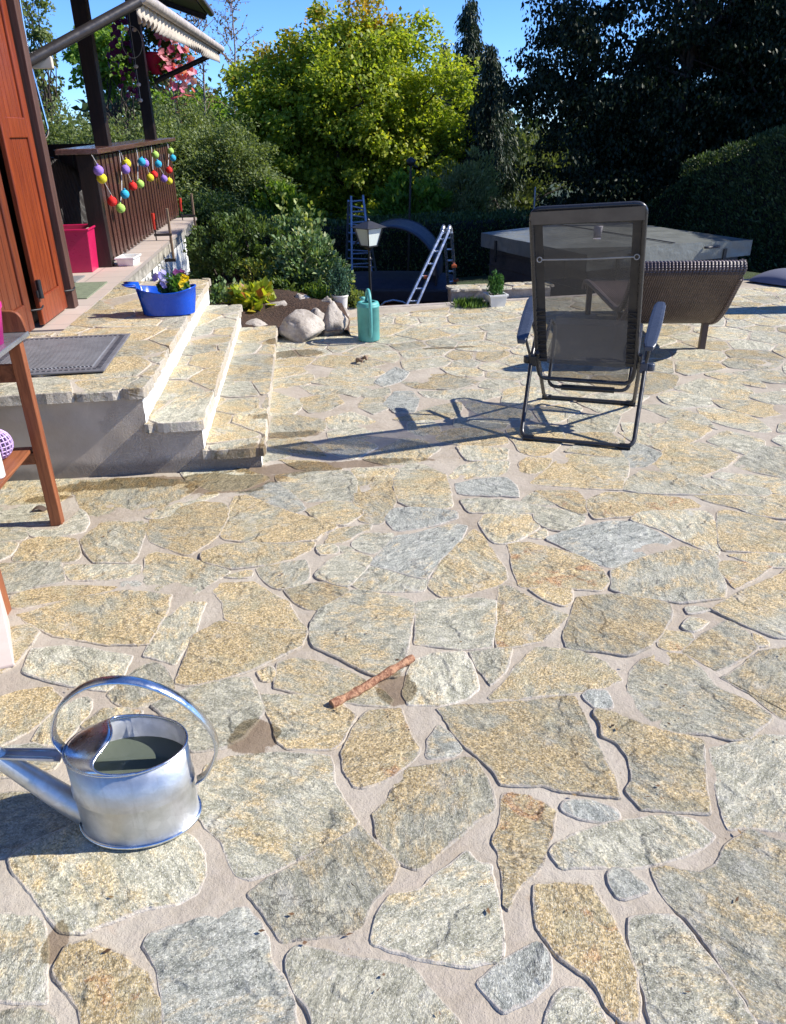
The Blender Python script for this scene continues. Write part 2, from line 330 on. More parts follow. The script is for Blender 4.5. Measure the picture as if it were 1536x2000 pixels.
# ------------------------------------------------------------------ paving
# outlines of the big slabs, surveyed from the photograph: crop origin/scale, kind, points
CROP = dict(A=(0, 900, 3.072), B=(400, 900, 3.072), C=(800, 900, 3.84), D=(1136, 900, 3.84), E=(400, 1280, 3.072), F=(800, 1280, 3.84), G=(1136, 1280, 3.84),
            H=(0, 1600, 3.072), I=(400, 1600, 3.072), J=(800, 1600, 3.84), K=(1136, 1600, 3.84), L=(500, 620, 2.793), M=(1000, 600, 2.866), N=(0, 1200, 2.743), X=(0, 0, 1))
SLABS = '''
A Y 0 112 310 100 440 104 490 112 440 185 330 245 150 248 -80 255 -80 112
A G -60 290 60 262 330 265 350 330 300 365 -60 370
A G -60 400 170 405 130 460 -60 468
A W 190 405 370 390 470 290 510 330 495 410 330 445 210 435
A T -60 490 100 490 60 560 -60 610
A Y 85 590 150 480 240 455 450 465 470 560 440 595
A M 505 112 860 105 1090 115 1180 150 1100 200 1000 250 880 300 720 340 540 340 500 300 480 200 445 185
A W 1060 245 1280 180 1295 200 1180 245 1070 295
A T 880 330 1050 260 1065 300 940 340
A Y 490 470 620 365 900 350 890 395 840 470 820 560 780 598 560 600
A M 920 341 1190 247 1340 260 1370 290 1310 430 1240 490 1130 555 1000 510 910 470 890 420
A T 400 615 560 620 830 615 830 690 600 700 440 705 400 660
A G -60 612 350 605 380 715 200 745 70 780 -60 790
A Y 80 800 200 765 420 745 700 745 690 770 400 815 150 875 70 870
A Y 100 915 500 815 750 780 1010 805 990 890 880 1090 640 1085 350 1035 200 980
A G 875 575 930 540 1150 590 1370 655 1150 800 1080 780 1040 730 980 780 870 745 880 650
A B 730 720 820 715 840 740 740 755
A W 1110 850 1230 850 1150 1030 1050 1200 870 1150 960 990
X Y 345 1330 380 1240 428 1211 520 1228 597 1232 585 1262 500 1300 440 1322 372 1336
A Y -60 1010 30 1000 170 985 215 1030 100 1195 20 1250 -60 1260
N T 130 300 170 180 350 160 560 190 700 210 640 340 560 400 380 370 150 310
N Y -50 460 100 400 260 385 330 450 200 580 -50 730
N Y 440 590 560 500 640 500 750 515 700 600 600 680
N G 820 480 1000 400 1240 345 1330 340 1410 510 1300 640 1200 700 1030 720 960 600
X T 388 1530 410 1490 460 1475 560 1470 642 1476 650 1530 672 1568 698 1604 670 1628 625 1652 575 1676 530 1698 488 1711 463 1702 448 1675 435 1635 405 1612 388 1580
X M -40 1552 60 1545 130 1565 150 1600 70 1648 -40 1680
X G -40 1468 60 1452 120 1470 100 1500 -40 1520
H T 60 235 200 140 480 20 900 10 1130 90 1200 180 1220 300 1180 430 1050 500 830 530 640 600 520 655 370 650 290 540 180 410 100 320
H G -60 560 110 560 250 600 265 880 275 1080 130 1075 -60 1060
H M -60 1150 200 1145 310 1180 330 1300 -60 1300
H O 315 910 400 760 550 720 700 810 860 930 960 1100 970 1290 520 1290 490 1110 400 1020 330 940
X B 283 1847 293 1821 325 1808 361 1802 440 1776 482 1773 507 1808 523 1840 522 1870 548 1905 565 1945 585 2030 325 2030 320 1940 310 1890
I M 265 435 400 340 560 270 720 170 850 95 915 45 1000 120 1155 265 1120 360 1060 430 970 500 940 600 890 650 760 680 600 690 475 720 400 600 320 490
I G 510 850 560 765 640 770 760 790 900 830 1100 865 1240 890 1290 960 1400 1080 1500 1170 1560 1300 700 1300 640 1120 560 1040 520 940
X W 732 1838 742 1785 765 1744 800 1741 828 1736 840 1716 872 1695 910 1662 930 1685 958 1688 966 1746 972 1798 982 1834 979 1873 945 1871 915 1880 840 1868 820 1866 780 1855
J B 525 1210 640 1115 790 1010 930 925 990 945 1035 1060 1030 1190 960 1280 860 1340 740 1400 720 1425 600 1290
X O 980 1551 1003 1548 1034 1553 1060 1566 1085 1585 1081 1616 1066 1650 1056 1680 1044 1708 1020 1725 1003 1752 995 1773 985 1755 983 1725 979 1690 975 1675 983 1665 970 1650 969 1635 982 1612
F M 205 395 320 365 500 355 700 350 900 340 1000 320 1150 300 1230 300 1290 430 1400 660 1510 860 1570 1045 1340 1020 1130 990 980 945 900 960 690 950 640 850 500 730 380 620 290 500
X M 732 1585 762 1560 779 1525 800 1498 872 1490 910 1476 927 1483 946 1514 956 1535 962 1564 960 1580 925 1600 900 1622 870 1648 845 1672 818 1691 790 1680 762 1655 745 1640
X Y 955 1358 985 1330 1010 1302 1048 1262 1090 1265 1130 1270 1180 1290 1215 1325 1180 1340 1150 1345 1080 1352 1000 1362 963 1366
X G 918 1272 1000 1266 990 1300 975 1320 958 1335 935 1300
X W 790 1350 800 1310 810 1290 850 1275 905 1272 922 1300 930 1330 930 1345 905 1362 870 1372 800 1372
F B 130 740 150 620 220 520 300 580 380 690 320 740 150 765
E O 980 330 1180 330 1200 410 1240 500 1285 560 1230 620 1100 720 960 780 890 770 840 680 830 580 900 430
E Y 345 230 640 240 800 270 850 320 905 360 850 430 820 500 760 550 620 550 500 545 440 500 410 400 360 300
E G 430 190 440 40 560 10 720 40 900 110 1060 200 1120 250 1090 300 900 280 700 250 480 200
E T 320 90 400 60 420 130 350 140
X G 607 1240 612 1215 625 1190 660 1170 683 1157 685 1152 720 1153 800 1170 812 1180 798 1235 790 1300 775 1318 735 1318 700 1302 660 1280 615 1262
C G 60 1060 200 1035 550 1035 640 1050 640 1200 610 1380 500 1400 300 1390 50 1360
C O 670 930 760 935 940 1040 1190 1150 1100 1230 1000 1330 800 1380 650 1390 640 1250 660 1080
C Y 910 960 1180 950 1210 960 1200 1040 1150 1070 1030 1030
X M 1102 1240 1122 1190 1130 1165 1170 1160 1250 1160 1310 1180 1310 1205 1290 1235 1265 1260 1240 1272 1225 1275 1180 1268 1110 1262
C O 740 620 900 610 1060 650 1280 720 1400 790 1490 890 1420 960 1200 940 840 930 800 830 780 720
C Y 140 920 230 780 350 640 480 500 560 560 620 670 700 800 730 870 650 920 500 960 380 1000 240 1005
C T 530 460 570 400 700 390 880 390 960 470 960 490 800 590 680 610 610 590 570 520
C T 900 565 1015 500 1015 565
X B 725 1100 745 1079 775 1046 810 1043 850 1030 880 1022 912 1025 896 1056 862 1085 834 1127 800 1120 760 1108
B G 890 740 960 640 990 622 1150 650 1340 690 1300 770 1080 770 960 765
B T 665 680 760 590 880 540 1000 580 985 610 860 745 800 735
B M 490 770 560 745 700 730 850 762 840 820 700 875 640 880 560 840
B G 320 640 600 590 620 690 540 745 430 755 360 700
B T 120 690 270 650 270 690
B Y 45 770 70 735 300 725 400 800 480 840 540 930 600 990 600 1010 450 1000 340 1000 220 970 140 930 120 850
B Y -5 545 120 500 400 485 650 480 640 520 520 580 380 610 170 640 0 600
B Y 100 440 180 210 260 200 500 310 780 375 770 410 690 430 660 470 450 485 130 465
B B 185 190 380 122 430 132 560 240 600 280 530 305 420 250 280 200
B G 440 100 560 70 850 65 890 120 890 225 600 230 520 180
B T 620 290 760 240 880 250 930 310 830 375 720 350
B T 900 42 1140 40 1150 90 910 92
B O 910 102 1140 100 1130 172 900 178
B M 903 195 1150 185 1090 330 1050 365 935 345
X Y 775 920 803 905 835 900 865 925 872 950 880 985 850 992 800 985 780 975
B B 1090 340 1140 282 1300 282 1500 300 1510 340 1350 380 1200 410 1150 415
B Y 730 480 780 410 1000 372 980 410 900 430 860 470 740 490
B G 890 490 960 430 1130 430 1100 480 1020 550 930 530
B T 680 510 770 500 800 540 700 555
B T 810 502 905 520 825 540
X T 880 930 905 908 950 900 990 901 982 926 940 931
C B 360 162 560 132 720 125 780 190 800 260 640 240 390 235
C G 390 285 560 272 830 305 1060 345 980 385 700 382 460 380
C G 860 290 950 232 1060 290 1075 318 900 308
C O 955 225 1250 230 1290 280 1320 385 1250 380 1080 290
X Y 1040 940 1085 905 1110 887 1220 880 1222 915 1210 952 1130 948 1060 944
X O 1018 905 1035 893 1075 895 1060 915 1040 921 1020 918
C T 935 395 1080 352 1310 402 1300 440 1200 515 1040 495 965 450
X B 1070 1050 1110 1035 1190 1018 1235 1018 1265 1030 1310 1052 1285 1072 1230 1098 1190 1105 1140 1083
D G 240 815 480 725 780 640 1000 700 1030 780 1060 940 1050 1010 750 1045 400 1005 240 955
D T 380 445 460 385 650 375 920 372 970 400 1030 600 1025 690 860 630 620 515 500 480
D Y 1035 380 1080 365 1300 400 1536 470 1700 500 1700 680 1070 660 1040 600
D O 60 280 200 230 420 240 800 270 890 335 600 380 300 410 110 430 50 350
D G 330 210 350 150 480 65 900 125 1380 205 1370 255 900 235 480 235
M Y 770 880 900 770 1040 760 1180 790 1250 830 1190 880 1050 935 900 920
D T 830 250 1100 242 1536 258 1700 275 1700 430 1460 415 1290 390 1180 345 1000 310
D W 1005 120 1060 82 1536 135 1700 160 1700 255 1500 245 1380 215
M G 1255 880 1400 780 1540 785 1620 960 1300 895
D T 1110 697 1300 690 1700 700 1700 785 1450 778 1250 745
D O 1040 760 1110 750 1420 790 1300 860 1160 945 1110 880 1050 820
D Y 975 1100 1200 980 1480 850 1530 800 1700 795 1700 1330 1450 1310 1200 1210
D T 785 1090 900 1090 960 1110 810 1135
D T 765 1235 820 1170 960 1200 880 1250 825 1270
D O 590 1330 640 1270 820 1280 830 1330 740 1410 640 1410 580 1380
X M 1333 1270 1370 1241 1417 1210 1440 1218 1472 1245 1478 1266 1402 1307 1390 1300
D T 1285 1290 1380 1330 1390 1370 1320 1378
X M 1408 1320 1450 1300 1490 1270 1545 1262 1620 1280 1620 1430 1530 1400 1500 1378 1470 1350
X M 1228 1350 1236 1310 1255 1285 1300 1272 1340 1278 1375 1310 1395 1340 1460 1368 1505 1395 1495 1410 1460 1435 1425 1440 1380 1428 1290 1420 1262 1395 1235 1370
G B 20 290 60 250 190 260 230 370 130 380 50 330
G M 100 430 120 400 250 430 400 490 600 560 900 630 900 800 930 1000 965 1165 700 1150 450 1130 340 980 390 900 370 760 290 670 170 610 160 520
G G 975 690 1200 640 1300 595 1536 602 1750 620 1750 1320 1500 1300 1250 1270 1110 1280 1070 1180 1030 1000
X B 1100 1575 1110 1563 1150 1562 1200 1575 1208 1590 1190 1602 1150 1595 1112 1585
X G 1078 1660 1090 1645 1130 1625 1180 1610 1240 1600 1310 1588 1350 1595 1395 1628 1380 1645 1340 1665 1290 1678 1220 1690 1150 1692 1105 1694 1085 1675
K B 205 420 240 365 300 370 400 430 500 520 400 550 300 580 250 530
K M 540 360 650 330 800 370 920 400 1030 350 1080 200 1240 85 1300 80 1400 140 1750 230 1750 1560 1536 1520 1400 1490 1270 1460 1230 1330 1100 1160 960 930 830 750 700 650 600 500
K G 355 740 450 730 700 740 800 830 900 980 1100 1230 1280 1490 1290 1570 530 1540 500 1310 440 1100 370 900
X O 1046 1730 1090 1727 1158 1732 1175 1765 1200 1815 1218 1850 1235 1888 1245 1935 1245 1985 1215 1990 1195 1975 1175 1955 1150 1900 1110 1870 1085 1850 1055 1815 1046 1780
J T 1000 1600 1100 1340 1170 1265 1290 1270 1400 1400 1500 1600
M Y 310 800 480 700 640 705 600 790 620 830 560 830
M G 330 610 410 600 600 605 555 690 350 688
M M 300 705 550 698 580 750 310 745
M T 630 640 790 650 850 640 800 700 640 690
M Y 775 740 900 620 1000 640 1110 680 1020 730 870 800 800 770
M B 635 790 700 760 830 815 740 885 660 885
M T 610 700 740 705 790 770 700 750
M G 700 545 860 545 1050 600 1140 675 1000 640 850 600
M T 1110 745 1210 690 1400 740 1390 790 1310 815
M Y 1130 520 1340 520 1540 560 1540 590 1380 605 1200 560
M T 920 450 1060 400 1250 420 1340 470 1300 520 1060 490
M G 1250 360 1500 340 1540 420 1440 415
L G 250 370 560 375 620 390 540 430 480 410 330 415
L Y 250 440 340 425 430 420 470 460 380 505 290 510
L T 395 545 520 515 640 560 640 575 410 600
L T 410 615 560 590 670 585 690 655 520 655 410 660
L M 70 665 200 655 300 690 380 750 300 745 90 705
L T 130 855 300 840 480 845 530 894 130 894
L M 100 540 200 530 360 560 370 600 240 650 90 640
L Y 130 770 300 780 460 815 440 828 270 825
L M 795 345 880 310 1050 305 1220 350 1080 385 880 380
L T 400 320 440 280 660 275 690 300 640 320
L G 310 350 360 325 640 325 640 365 420 368
L B 650 345 760 268 830 295 780 345 700 370
L G 570 480 600 435 700 430 710 490 640 520
L B 710 470 760 400 850 400 880 440 860 510 760 510
L G 900 400 1300 390 1340 420 1200 450 930 430
L T 840 570 960 560 1000 620 960 650 850 650
L G 1100 540 1380 560 1330 600 1100 590
L T 1110 700 1360 710 1350 765 1160 770
'''
KINDS_ = dict(Y=(.74, .2, 1.0, .0), T=(.52, .15, 1.12, .0), G=(.42, .08, 1.0, .12), B=(.26, .05, .98, .55), O=(.85, .62, .95, .1), M=(.64, .2, .86, .1), W=(.40, .05, 1.2, .1))
def in_poly(x, y, poly):
    c = False; j = len(poly)-1
    for i in range(len(poly)):
        xi, yi = poly[i]; xj, yj = poly[j]
        if (yi > y) != (yj > y) and x < (xj-xi)*(y-yi)/(yj-yi)+xi: c = not c
        j = i
    return c
def clip(poly, nx, ny, d):
    out = []; n = len(poly)
    for i in range(n):
        a, b = poly[i], poly[(i+1) % n]; da = a[0]*nx+a[1]*ny-d; db = b[0]*nx+b[1]*ny-d
        if da <= 0: out.append(a)
        if (da < 0) != (db < 0) and abs(da-db) > 1e-9:
            t = da/(da-db); out.append((a[0]+(b[0]-a[0])*t, a[1]+(b[1]-a[1])*t))
    return out
def area(p): return abs(sum(p[i-1][0]*p[i][1]-p[i][0]*p[i-1][1] for i in range(len(p))))/2
class Paving:
    def __init__(s): s.mb = MB(); s.tone = []; s.off = []; s.edge = []
    def slab(s, poly, z, h, rng, tone, rough=.006, step=.02, base=-.012, tilt=.0, roundn=1, grow=0.):
        # rounded, chipped outline
        pts = []
        n = len(poly)
        for i in range(n):
            a, b = Vector(poly[i]), Vector(poly[(i+1) % n]); k = max(1, int((b-a).length/step))
            for q in range(k): pts.append(a.lerp(b, q/k))
        if grow:
            cx0 = sum(p.x for p in pts)/len(pts); cy0 = sum(p.y for p in pts)/len(pts); g0_ = []
            for p in pts:
                L_ = math.hypot(p.x-cx0, p.y-cy0); g0_.append(Vector((p.x+(p.x-cx0)/max(L_, 1e-5)*grow, p.y+(p.y-cy0)/max(L_, 1e-5)*grow)))
            pts = g0_
        for _ in range(roundn): pts = [(pts[i-1]+pts[i]*2+pts[(i+1) % len(pts)])/4 for i in range(len(pts))]
        if area([(p.x, p.y) for p in pts]) < 2e-4: return
        sg = sum(pts[i-1].x*pts[i].y-pts[i].x*pts[i-1].y for i in range(len(pts)))
        if sg < 0: pts.reverse()
        m_ = len(pts); ex = rng.uniform(0, 50)
        nrm = []
        for i in range(m_):
            t = pts[(i+1) % m_]-pts[i-1]; nrm.append(Vector((t.y, -t.x)).normalized() if t.length > 0 else Vector((1, 0)))
        out = []
        for p, q in zip(pts, nrm):
            v = Vector((p.x*9+ex, p.y*9, 0)); d = noise.noise(v)*.9+noise.noise(v*3.1)*.6+noise.noise(v*8)*(.42 if step < .025 else .15)
            out.append(p+q*d*rough)
        tx, ty = rng.uniform(-1, 1)*tilt, rng.uniform(-1, 1)*tilt; cx = sum(p.x for p in out)/m_; cy = sum(p.y for p in out)/m_
        zz = lambda p, o=0: z+h+(p.x-cx)*tx+(p.y-cy)*ty+o+noise.noise(Vector((p.x*14+ex, p.y*14, 3)))*.0015
        soft = [.0006+.0025*max(0, noise.noise(Vector((p.x*6, p.y*6, ex)))) for p in out]
        rI = [(p.x-q.x*.017, p.y-q.y*.017, zz(p)+.0006) for p, q in zip(out, nrm)]
        r0 = [(p.x-q.x*(.002+f), p.y-q.y*(.002+f), zz(p)) for p, q, f in zip(out, nrm, soft)]
        r1 = [(p.x, p.y, zz(p)-.002-f*.6) for p, f in zip(out, soft)]
        r2 = [(p.x+q.x*.002, p.y+q.y*.002, z+base) for p, q in zip(out, nrm)]
        fs = [tuple(range(m_))]
        for a in (0, 1, 2): fs += [(a*m_+i, (a+1)*m_+i, (a+1)*m_+(i+1) % m_, a*m_+(i+1) % m_) for i in range(m_)]
        s.mb.add(rI+r0+r1+r2, fs); s.edge += [0.]*m_+[1.]*(3*m_); s.tone += [tone]*(4*m_); o = (rng.uniform(0, 40), rng.uniform(0, 40), rng.uniform(0, 9)); s.off += [o]*(4*m_)
    def build(s, name, mat, parent=None, label=None):
        o = s.mb.build(name, mat, parent, label=label); me = o.data
        a = me.attributes.new('tone', 'FLOAT_COLOR', 'POINT'); a.data.foreach_set('color', np.array(s.tone, np.float32).ravel())
        e = me.attributes.new('edge', 'FLOAT', 'POINT'); e.data.foreach_set('value', np.array(s.edge, np.float32))
        b = me.attributes.new('off', 'FLOAT_VECTOR', 'POINT'); b.data.foreach_set('vector', np.array(s.off, np.float32).ravel())
        return o
def tone_of(rng, weights='YTTGGBMMOW', j=.12):
    k = KINDS_[rng.choice(weights)]
    return (min(1, max(0, k[0]+rng.uniform(-j, j))), min(1, max(0, k[1]+rng.uniform(-j, j))), k[2]*rng.uniform(.88, 1.1), min(1, max(0, k[3]+rng.uniform(-j, j))))
def crazy(pv, region, z, h, rng, spacing, gap, blockers=(), rough=.007, weights='YTTGGBMMOW', aniso=1., step=.03, base=-.012, holes=(), tilt=.004, hv=.35):
    """irregular slabs filling region (list of xy), leaving blockers free"""
    xs = [p[0] for p in region]; ys = [p[1] for p in region]
    bpts = []
    for b in blockers:
        n = len(b); cx = sum(p[0] for p in b)/n; cy = sum(p[1] for p in b)/n
        for i in range(n):
            a, c = b[i], b[(i+1) % n]; L = math.hypot(a[0]-c[0], a[1]-c[1]); k = max(1, int(L/.05))
            for q in range(k):
                x = a[0]+(c[0]-a[0])*q/k; y = a[1]+(c[1]-a[1])*q/k; L2 = math.hypot(cx-x, cy-y); f = min(.5, .022/max(L2, 1e-4))
                bpts.append((x+(cx-x)*f, y+(cy-y)*f))
    seeds = []
    tries = 0
    while tries < 9000:
        tries += 1
        x, y = rng.uniform(min(xs)-.1, max(xs)+.1), rng.uniform(min(ys)-.1, max(ys)+.1)
        sp = spacing*rng.choice((.45, .7, .95, 1.2))
        if any(((x-a)**2+((y-b)*aniso)**2) < (max(sp, .0)*.5+q*.5)**2 for a, b, q in seeds): continue
        if any(in_poly(x, y, b) for b in blockers) or any((x-a)**2+(y-b)**2 < (spacing*.2)**2 for a, b in bpts): continue
        if any(in_poly(x, y, hh) for hh in holes): continue
        seeds.append((x, y, sp))
    for (x, y, sp) in seeds:
        poly = [(x-1, y-1), (x+1, y-1), (x+1, y+1), (x-1, y+1)]
        for a, b, q in seeds:
            if (a, b) == (x, y) or abs(a-x) > 1.1 or abs(b-y) > 1.1: continue
            dx, dy = a-x, (b-y); L = math.hypot(dx, dy); wgt = .5+.5*(sp-q)/(sp+q)*.6
            poly = clip(poly, dx/L, dy/L, (x*dx+y*dy)/L + L*wgt - gap*.5*rng.uniform(.5, 1.5))
            if len(poly) < 3: break
        for a, b in bpts:
            if abs(a-x) > .6 or abs(b-y) > .6 or len(poly) < 3: continue
            dx, dy = a-x, b-y; L = math.hypot(dx, dy)
            poly = clip(poly, dx/L, dy/L, (x*dx+y*dy)/L + L-.016-gap*.8)
        n = len(region)          # convex region, counter-clockwise
        for i in range(n):
            if len(poly) < 3: break
            a, b = region[i], region[(i+1) % n]; dx, dy = b[0]-a[0], b[1]-a[1]; L = math.hypot(dx, dy)
            poly = clip(poly, dy/L, -dx/L, (a[0]*dy-a[1]*dx)/L)
        if len(poly) < 3 or area(poly) < .0025: continue
        q = [poly[0]]
        for p in poly[1:]:
            if math.hypot(p[0]-q[-1][0], p[1]-q[-1][1]) > .015: q.append(p)
        if len(q) >= 3: pv.slab(q, z, h*rng.uniform(1-hv, 1+hv), rng, tone_of(rng, weights), rough, step, base, tilt)

M_STONE, M_MORTAR = mat_stone(), mat_mortar()
rng = random.Random(7)
X1, X2, X3, YN, YF = -.275, -.545, -.80, 3.60, 6.35          # nosings of the three levels, near and far end of the steps
Z1, Z2, Z3 = .112, .267, .437
XT = -1.505                                                   # edge of the tiled terrace
pv = Paving(); near = []
for ln in SLABS.strip().splitlines():
    t = ln.split(); ox, oy, sc_ = CROP[t[0]]; c = [float(x) for x in t[2:]]
    poly = [G(ox+c[i]/sc_, oy+c[i+1]/sc_, .008) for i in range(0, len(c), 2)]; poly = [(p.x, p.y) for p in poly]
    near.append(poly); k = KINDS_[t[1]]
    tn = (k[0]+rng.uniform(-.1, .1), k[1]+rng.uniform(-.05, .08), k[2]*rng.uniform(.92, 1.06), max(0, k[3]+rng.uniform(-.1, .1)))
    yy = sum(p[1] for p in poly)/len(poly)
    pv.slab(poly, 0, rng.uniform(.003, .0068) if yy < 3.2 else rng.uniform(.0025, .0045), rng, tn, .0048 if yy < 3 else .008, .009 if yy < 2.4 else .018, tilt=.014, grow=.011 if yy < 2.2 else (.016 if yy < 3 else .024))
steps_zone = [(-3, 3.58), (-.25, 3.58), (-.25, 6.3), (.38, 6.4), (.38, 7.8), (-3, 7.8)]
PATIO = [(.8, .2), (2.6, 1.5), (6.8, 6.5), (6.8, 8.9), (4.7, 8.0), (2.7, 7.5), (.34, 7.36), (.34, 6.3), (-.24, 6.2), (-.24, 3.5), (-2.2, 3.7), (-2.2, 2.0), (-1.2, .5)]
crazy(pv, [(-3.4, -.6), (6.8, -.6), (6.8, 8.7), (2.2, 7.47), (-3.4, 7.25)], 0, .0035, rng, .40, .010, near, .006, weights='YTTTGGMWTTG', holes=[steps_zone, [(6.8, -.6), (6.8, 6.0), (2.5, 1.2), (1.2, -.6)], [(2.72, 7.4), (6.8, 8.4), (6.8, 9), (2.72, 9)]], aniso=1.25, tilt=.003)
stones = pv.build('flagstones', M_STONE); tag(stones, None, None, kind='structure')
mb = MB()
def mz(x, y): return .0004+.0045*noise.noise(Vector((x*5, y*5, 0)))+.003*noise.noise(Vector((x*17, y*17, 4)))
mb.grid(lambda u, v: (-3.6+u*10.6, -.9+v*9.9, mz(-3.6+u*10.6, -.9+v*9.9)) , 300, 280)
# trim the mortar bed to the patio outline
def on_patio(x, y):
    if x < .3 and y > 6.3: return False
    if y > 7.40+(x-.34)*.05 and x < 2.7: return False
    if x >= 2.7 and y > 7.5+(x-2.7)*.24: return False
    return True
keep = [f for f in mb.f if on_patio(*[sum(mb.v[i][k] for i in f)/4 for k in (0, 1)])]
mb.f = keep; mb.sm = [True]*len(keep)
tag(mb.build('mortar_bed', M_MORTAR), None, None, kind='structure')
M_CONC = simple('patio_edge_concrete', (.40, .35, .31), .9, bump=.006, bscale=70, var=.2)
eb = MB()
E_ = [(-3.6, 7.3), (.30, 7.36), (2.7, 7.53), (7.0, 8.56)]
for a, b in zip(E_[:-1], E_[1:]): eb.hexa([(a[0], a[1]-.04, -.9), (b[0], b[1]-.04, -.9), (b[0], b[1]+.035, -.9), (a[0], a[1]+.035, -.9), (a[0], a[1]-.04, .004), (b[0], b[1]-.04, .004), (b[0], b[1]+.035, .004), (a[0], a[1]+.035, .004)])
tag(eb.build('patio_edge', M_CONC), None, None, kind='structure')
# ground sheet far below and out to the horizon
M_LAWN = simple('lawn', (.035, .055, .018), .9, var=.45, scale=3, bump=.03, bscale=40)
gb = MB()
def gz(x, y):
    r = math.hypot(x, y-9)
    return -.62-.0*r+(.10*noise.noise(Vector((x*.5, y*.5, 0))) if r < 60 else 0)-max(0, min(1, (y-14)/30))*1.6
xs = [-400, -120, -50, -25]+[-14+i*.7 for i in range(41)]+[25, 50, 120, 400]; ys = [-300, -80, -20, -6, 0, 3, 6]+[8+i*.6 for i in range(30)]+[32, 45, 70, 120, 400]
gb.add([(x, y, gz(x, y)) for y in ys for x in xs], [(j*len(xs)+i, j*len(xs)+i+1, (j+1)*len(xs)+i+1, (j+1)*len(xs)+i) for j in range(len(ys)-1) for i in range(len(xs)-1)], True)
tag(gb.build('ground', M_LAWN), None, None, kind='structure')

# ------------------------------------------------------------------ steps and landing
st = thing('garden_steps', 'flagstone garden steps with white risers and a grey rendered side wall', 'steps')
M_RENDER = N('cement_render')
def _render():
    s = M_RENDER; v = s.n('NewGeometry').outputs['Position']
    a = s.noise(v, 2.2, 5, .6); b = s.noise(v, 50, 4, .7); z = s.n('SeparateXYZ'); s.l(v, z.inputs[0])
    col = s.mix(s.ramp(a, .32, .68), (.48, .39, .29), (.66, .57, .46))
    col = s.mix(s.ramp(s.noise(v, 7, 5, .6), .5, .75, 0, .4), col, (.38, .35, .31))
    # rising damp band with a ragged upper limit
    dm = s.ramp(s.math('ADD', z.outputs[2], s.math('MULTIPLY', s.noise(v, 4, 4), .14)), .16, .10)
    col = s.mix(s.math('MULTIPLY', dm, .6), col, (.10, .085, .07))
    # unfloated, sandy patch
    sandy = s.ramp(s.math('SUBTRACT', s.math('ADD', s.math('MULTIPLY', z.outputs[0], 1.), s.math('MULTIPLY', s.noise(v, 5, 3), .35)), s.math('MULTIPLY', z.outputs[2], .6)), -1.02, -.92)
    h = s.math('ADD', s.math('MULTIPLY', b, .25), s.math('MULTIPLY', s.math('MULTIPLY', s.ramp(s.noise(v, 110, 2, .8), .45, .6), sandy), .45))
    s.set(col=col, rough=.75, nrm=s.bump(h, .008, .9))
    return s.m
M_RENDER = _render()
def _w():
    s = N('white_paint'); v = s.n('NewGeometry').outputs['Position']
    d = s.ramp(s.noise(v, 7, 5, .65), .55, .75, 0, .45)
    s.set(col=s.mix(d, (.83, .83, .80), (.60, .56, .47)), rough=.65, nrm=s.bump(s.noise(v, 26, 5, .7), .01, .8))
    return s.m
M_WHITE = _w()
b = MB()
for (xa, xb, z) in ((-3.2, X3-.012, Z3-.045), (X3-.012, X2-.012, Z2-.042), (X2-.012, X1-.012, Z1-.042)):
    b.grid(lambda u, v: (xa+(xb-xa)*u, YN+.02+.0035*noise.noise(Vector((u*7*(xb-xa)+xa, v*5, 1)))+.002*noise.noise(Vector((u*30*(xb-xa), v*14, 9))), -.05+(z+.05)*v), max(4, int((xb-xa)*30)), 12)
b.build('side_wall', M_RENDER, st)
def riser(xf, z0, z1, y0, y1):
    q = MB(); q.grid(lambda u, v: (xf-.012+.004*noise.noise(Vector((u*30, v*4, z0*9))), y0+(y1-y0)*u, z0+(z1-z0)*v), 60, 6, flip=False)
    q.build('riser', M_WHITE, st)
riser(X3, Z2-.02, Z3-.02, YN+.02, 6.62); riser(X2, Z1-.02, Z2-.02, YN+.02, 6.4); riser(X1, -.02, Z1-.02, YN+.02, 6.3)
q = MB(); q.box(-3.2, X3-.02, YN+.04, 6.60, 0, Z3-.03); q.box(X3-.02, X2-.02, YN+.04, 6.36, 0, Z2-.025); q.box(X2-.02, X1-.02, YN+.04, 6.26, 0, Z1-.025)
q.build('mortar_core', M_MORTAR, st)
for nm, (xa, xb), z, yf, sd, sp in (('landing', (-3.2, X3), Z3, 6.67, 3, .46), ('upper_tread', (X3-.03, X2), Z2, 6.42, 5, .42), ('lower_tread', (X2-.03, X1), Z1, 6.30, 11, .42)):
    pv = Paving(); rg = random.Random(sd)
    x1 = xb+.012 if nm != 'landing' else xb+.012
    if nm == 'landing': xa = XT-.01
    crazy(pv, [(xa, YN-.005), (x1, YN-.005), (x1, yf), (xa, yf)], z-.008, .008, rg, sp, .006, (), .0085, weights='YYTTMYGTY', aniso=.8 if nm != 'landing' else 1., step=.03, base=-.038, hv=.6, tilt=.022)
    pv.build('tread', M_STONE, st)
    g_ = MB(); g_.box(xa+.02, xb-.012, YN+.012, yf-.02, z-.04, z-.005); g_.build('joint', M_MORTAR, st)
pv = Paving(); crazy(pv, [(-3.2, YN-.005), (XT-.03, YN-.005), (XT-.03, 4.9), (-3.2, 4.9)], Z3-.008, .008, random.Random(4), .4, .014, (), .007, weights='YYTMY', base=-.036); pv.build('tread', M_STONE, st)
g_ = MB(); g_.box(-3.2, XT+.0, YN+.012, 4.95, Z3-.04, Z3-.005); g_.build('joint', M_MORTAR, st)

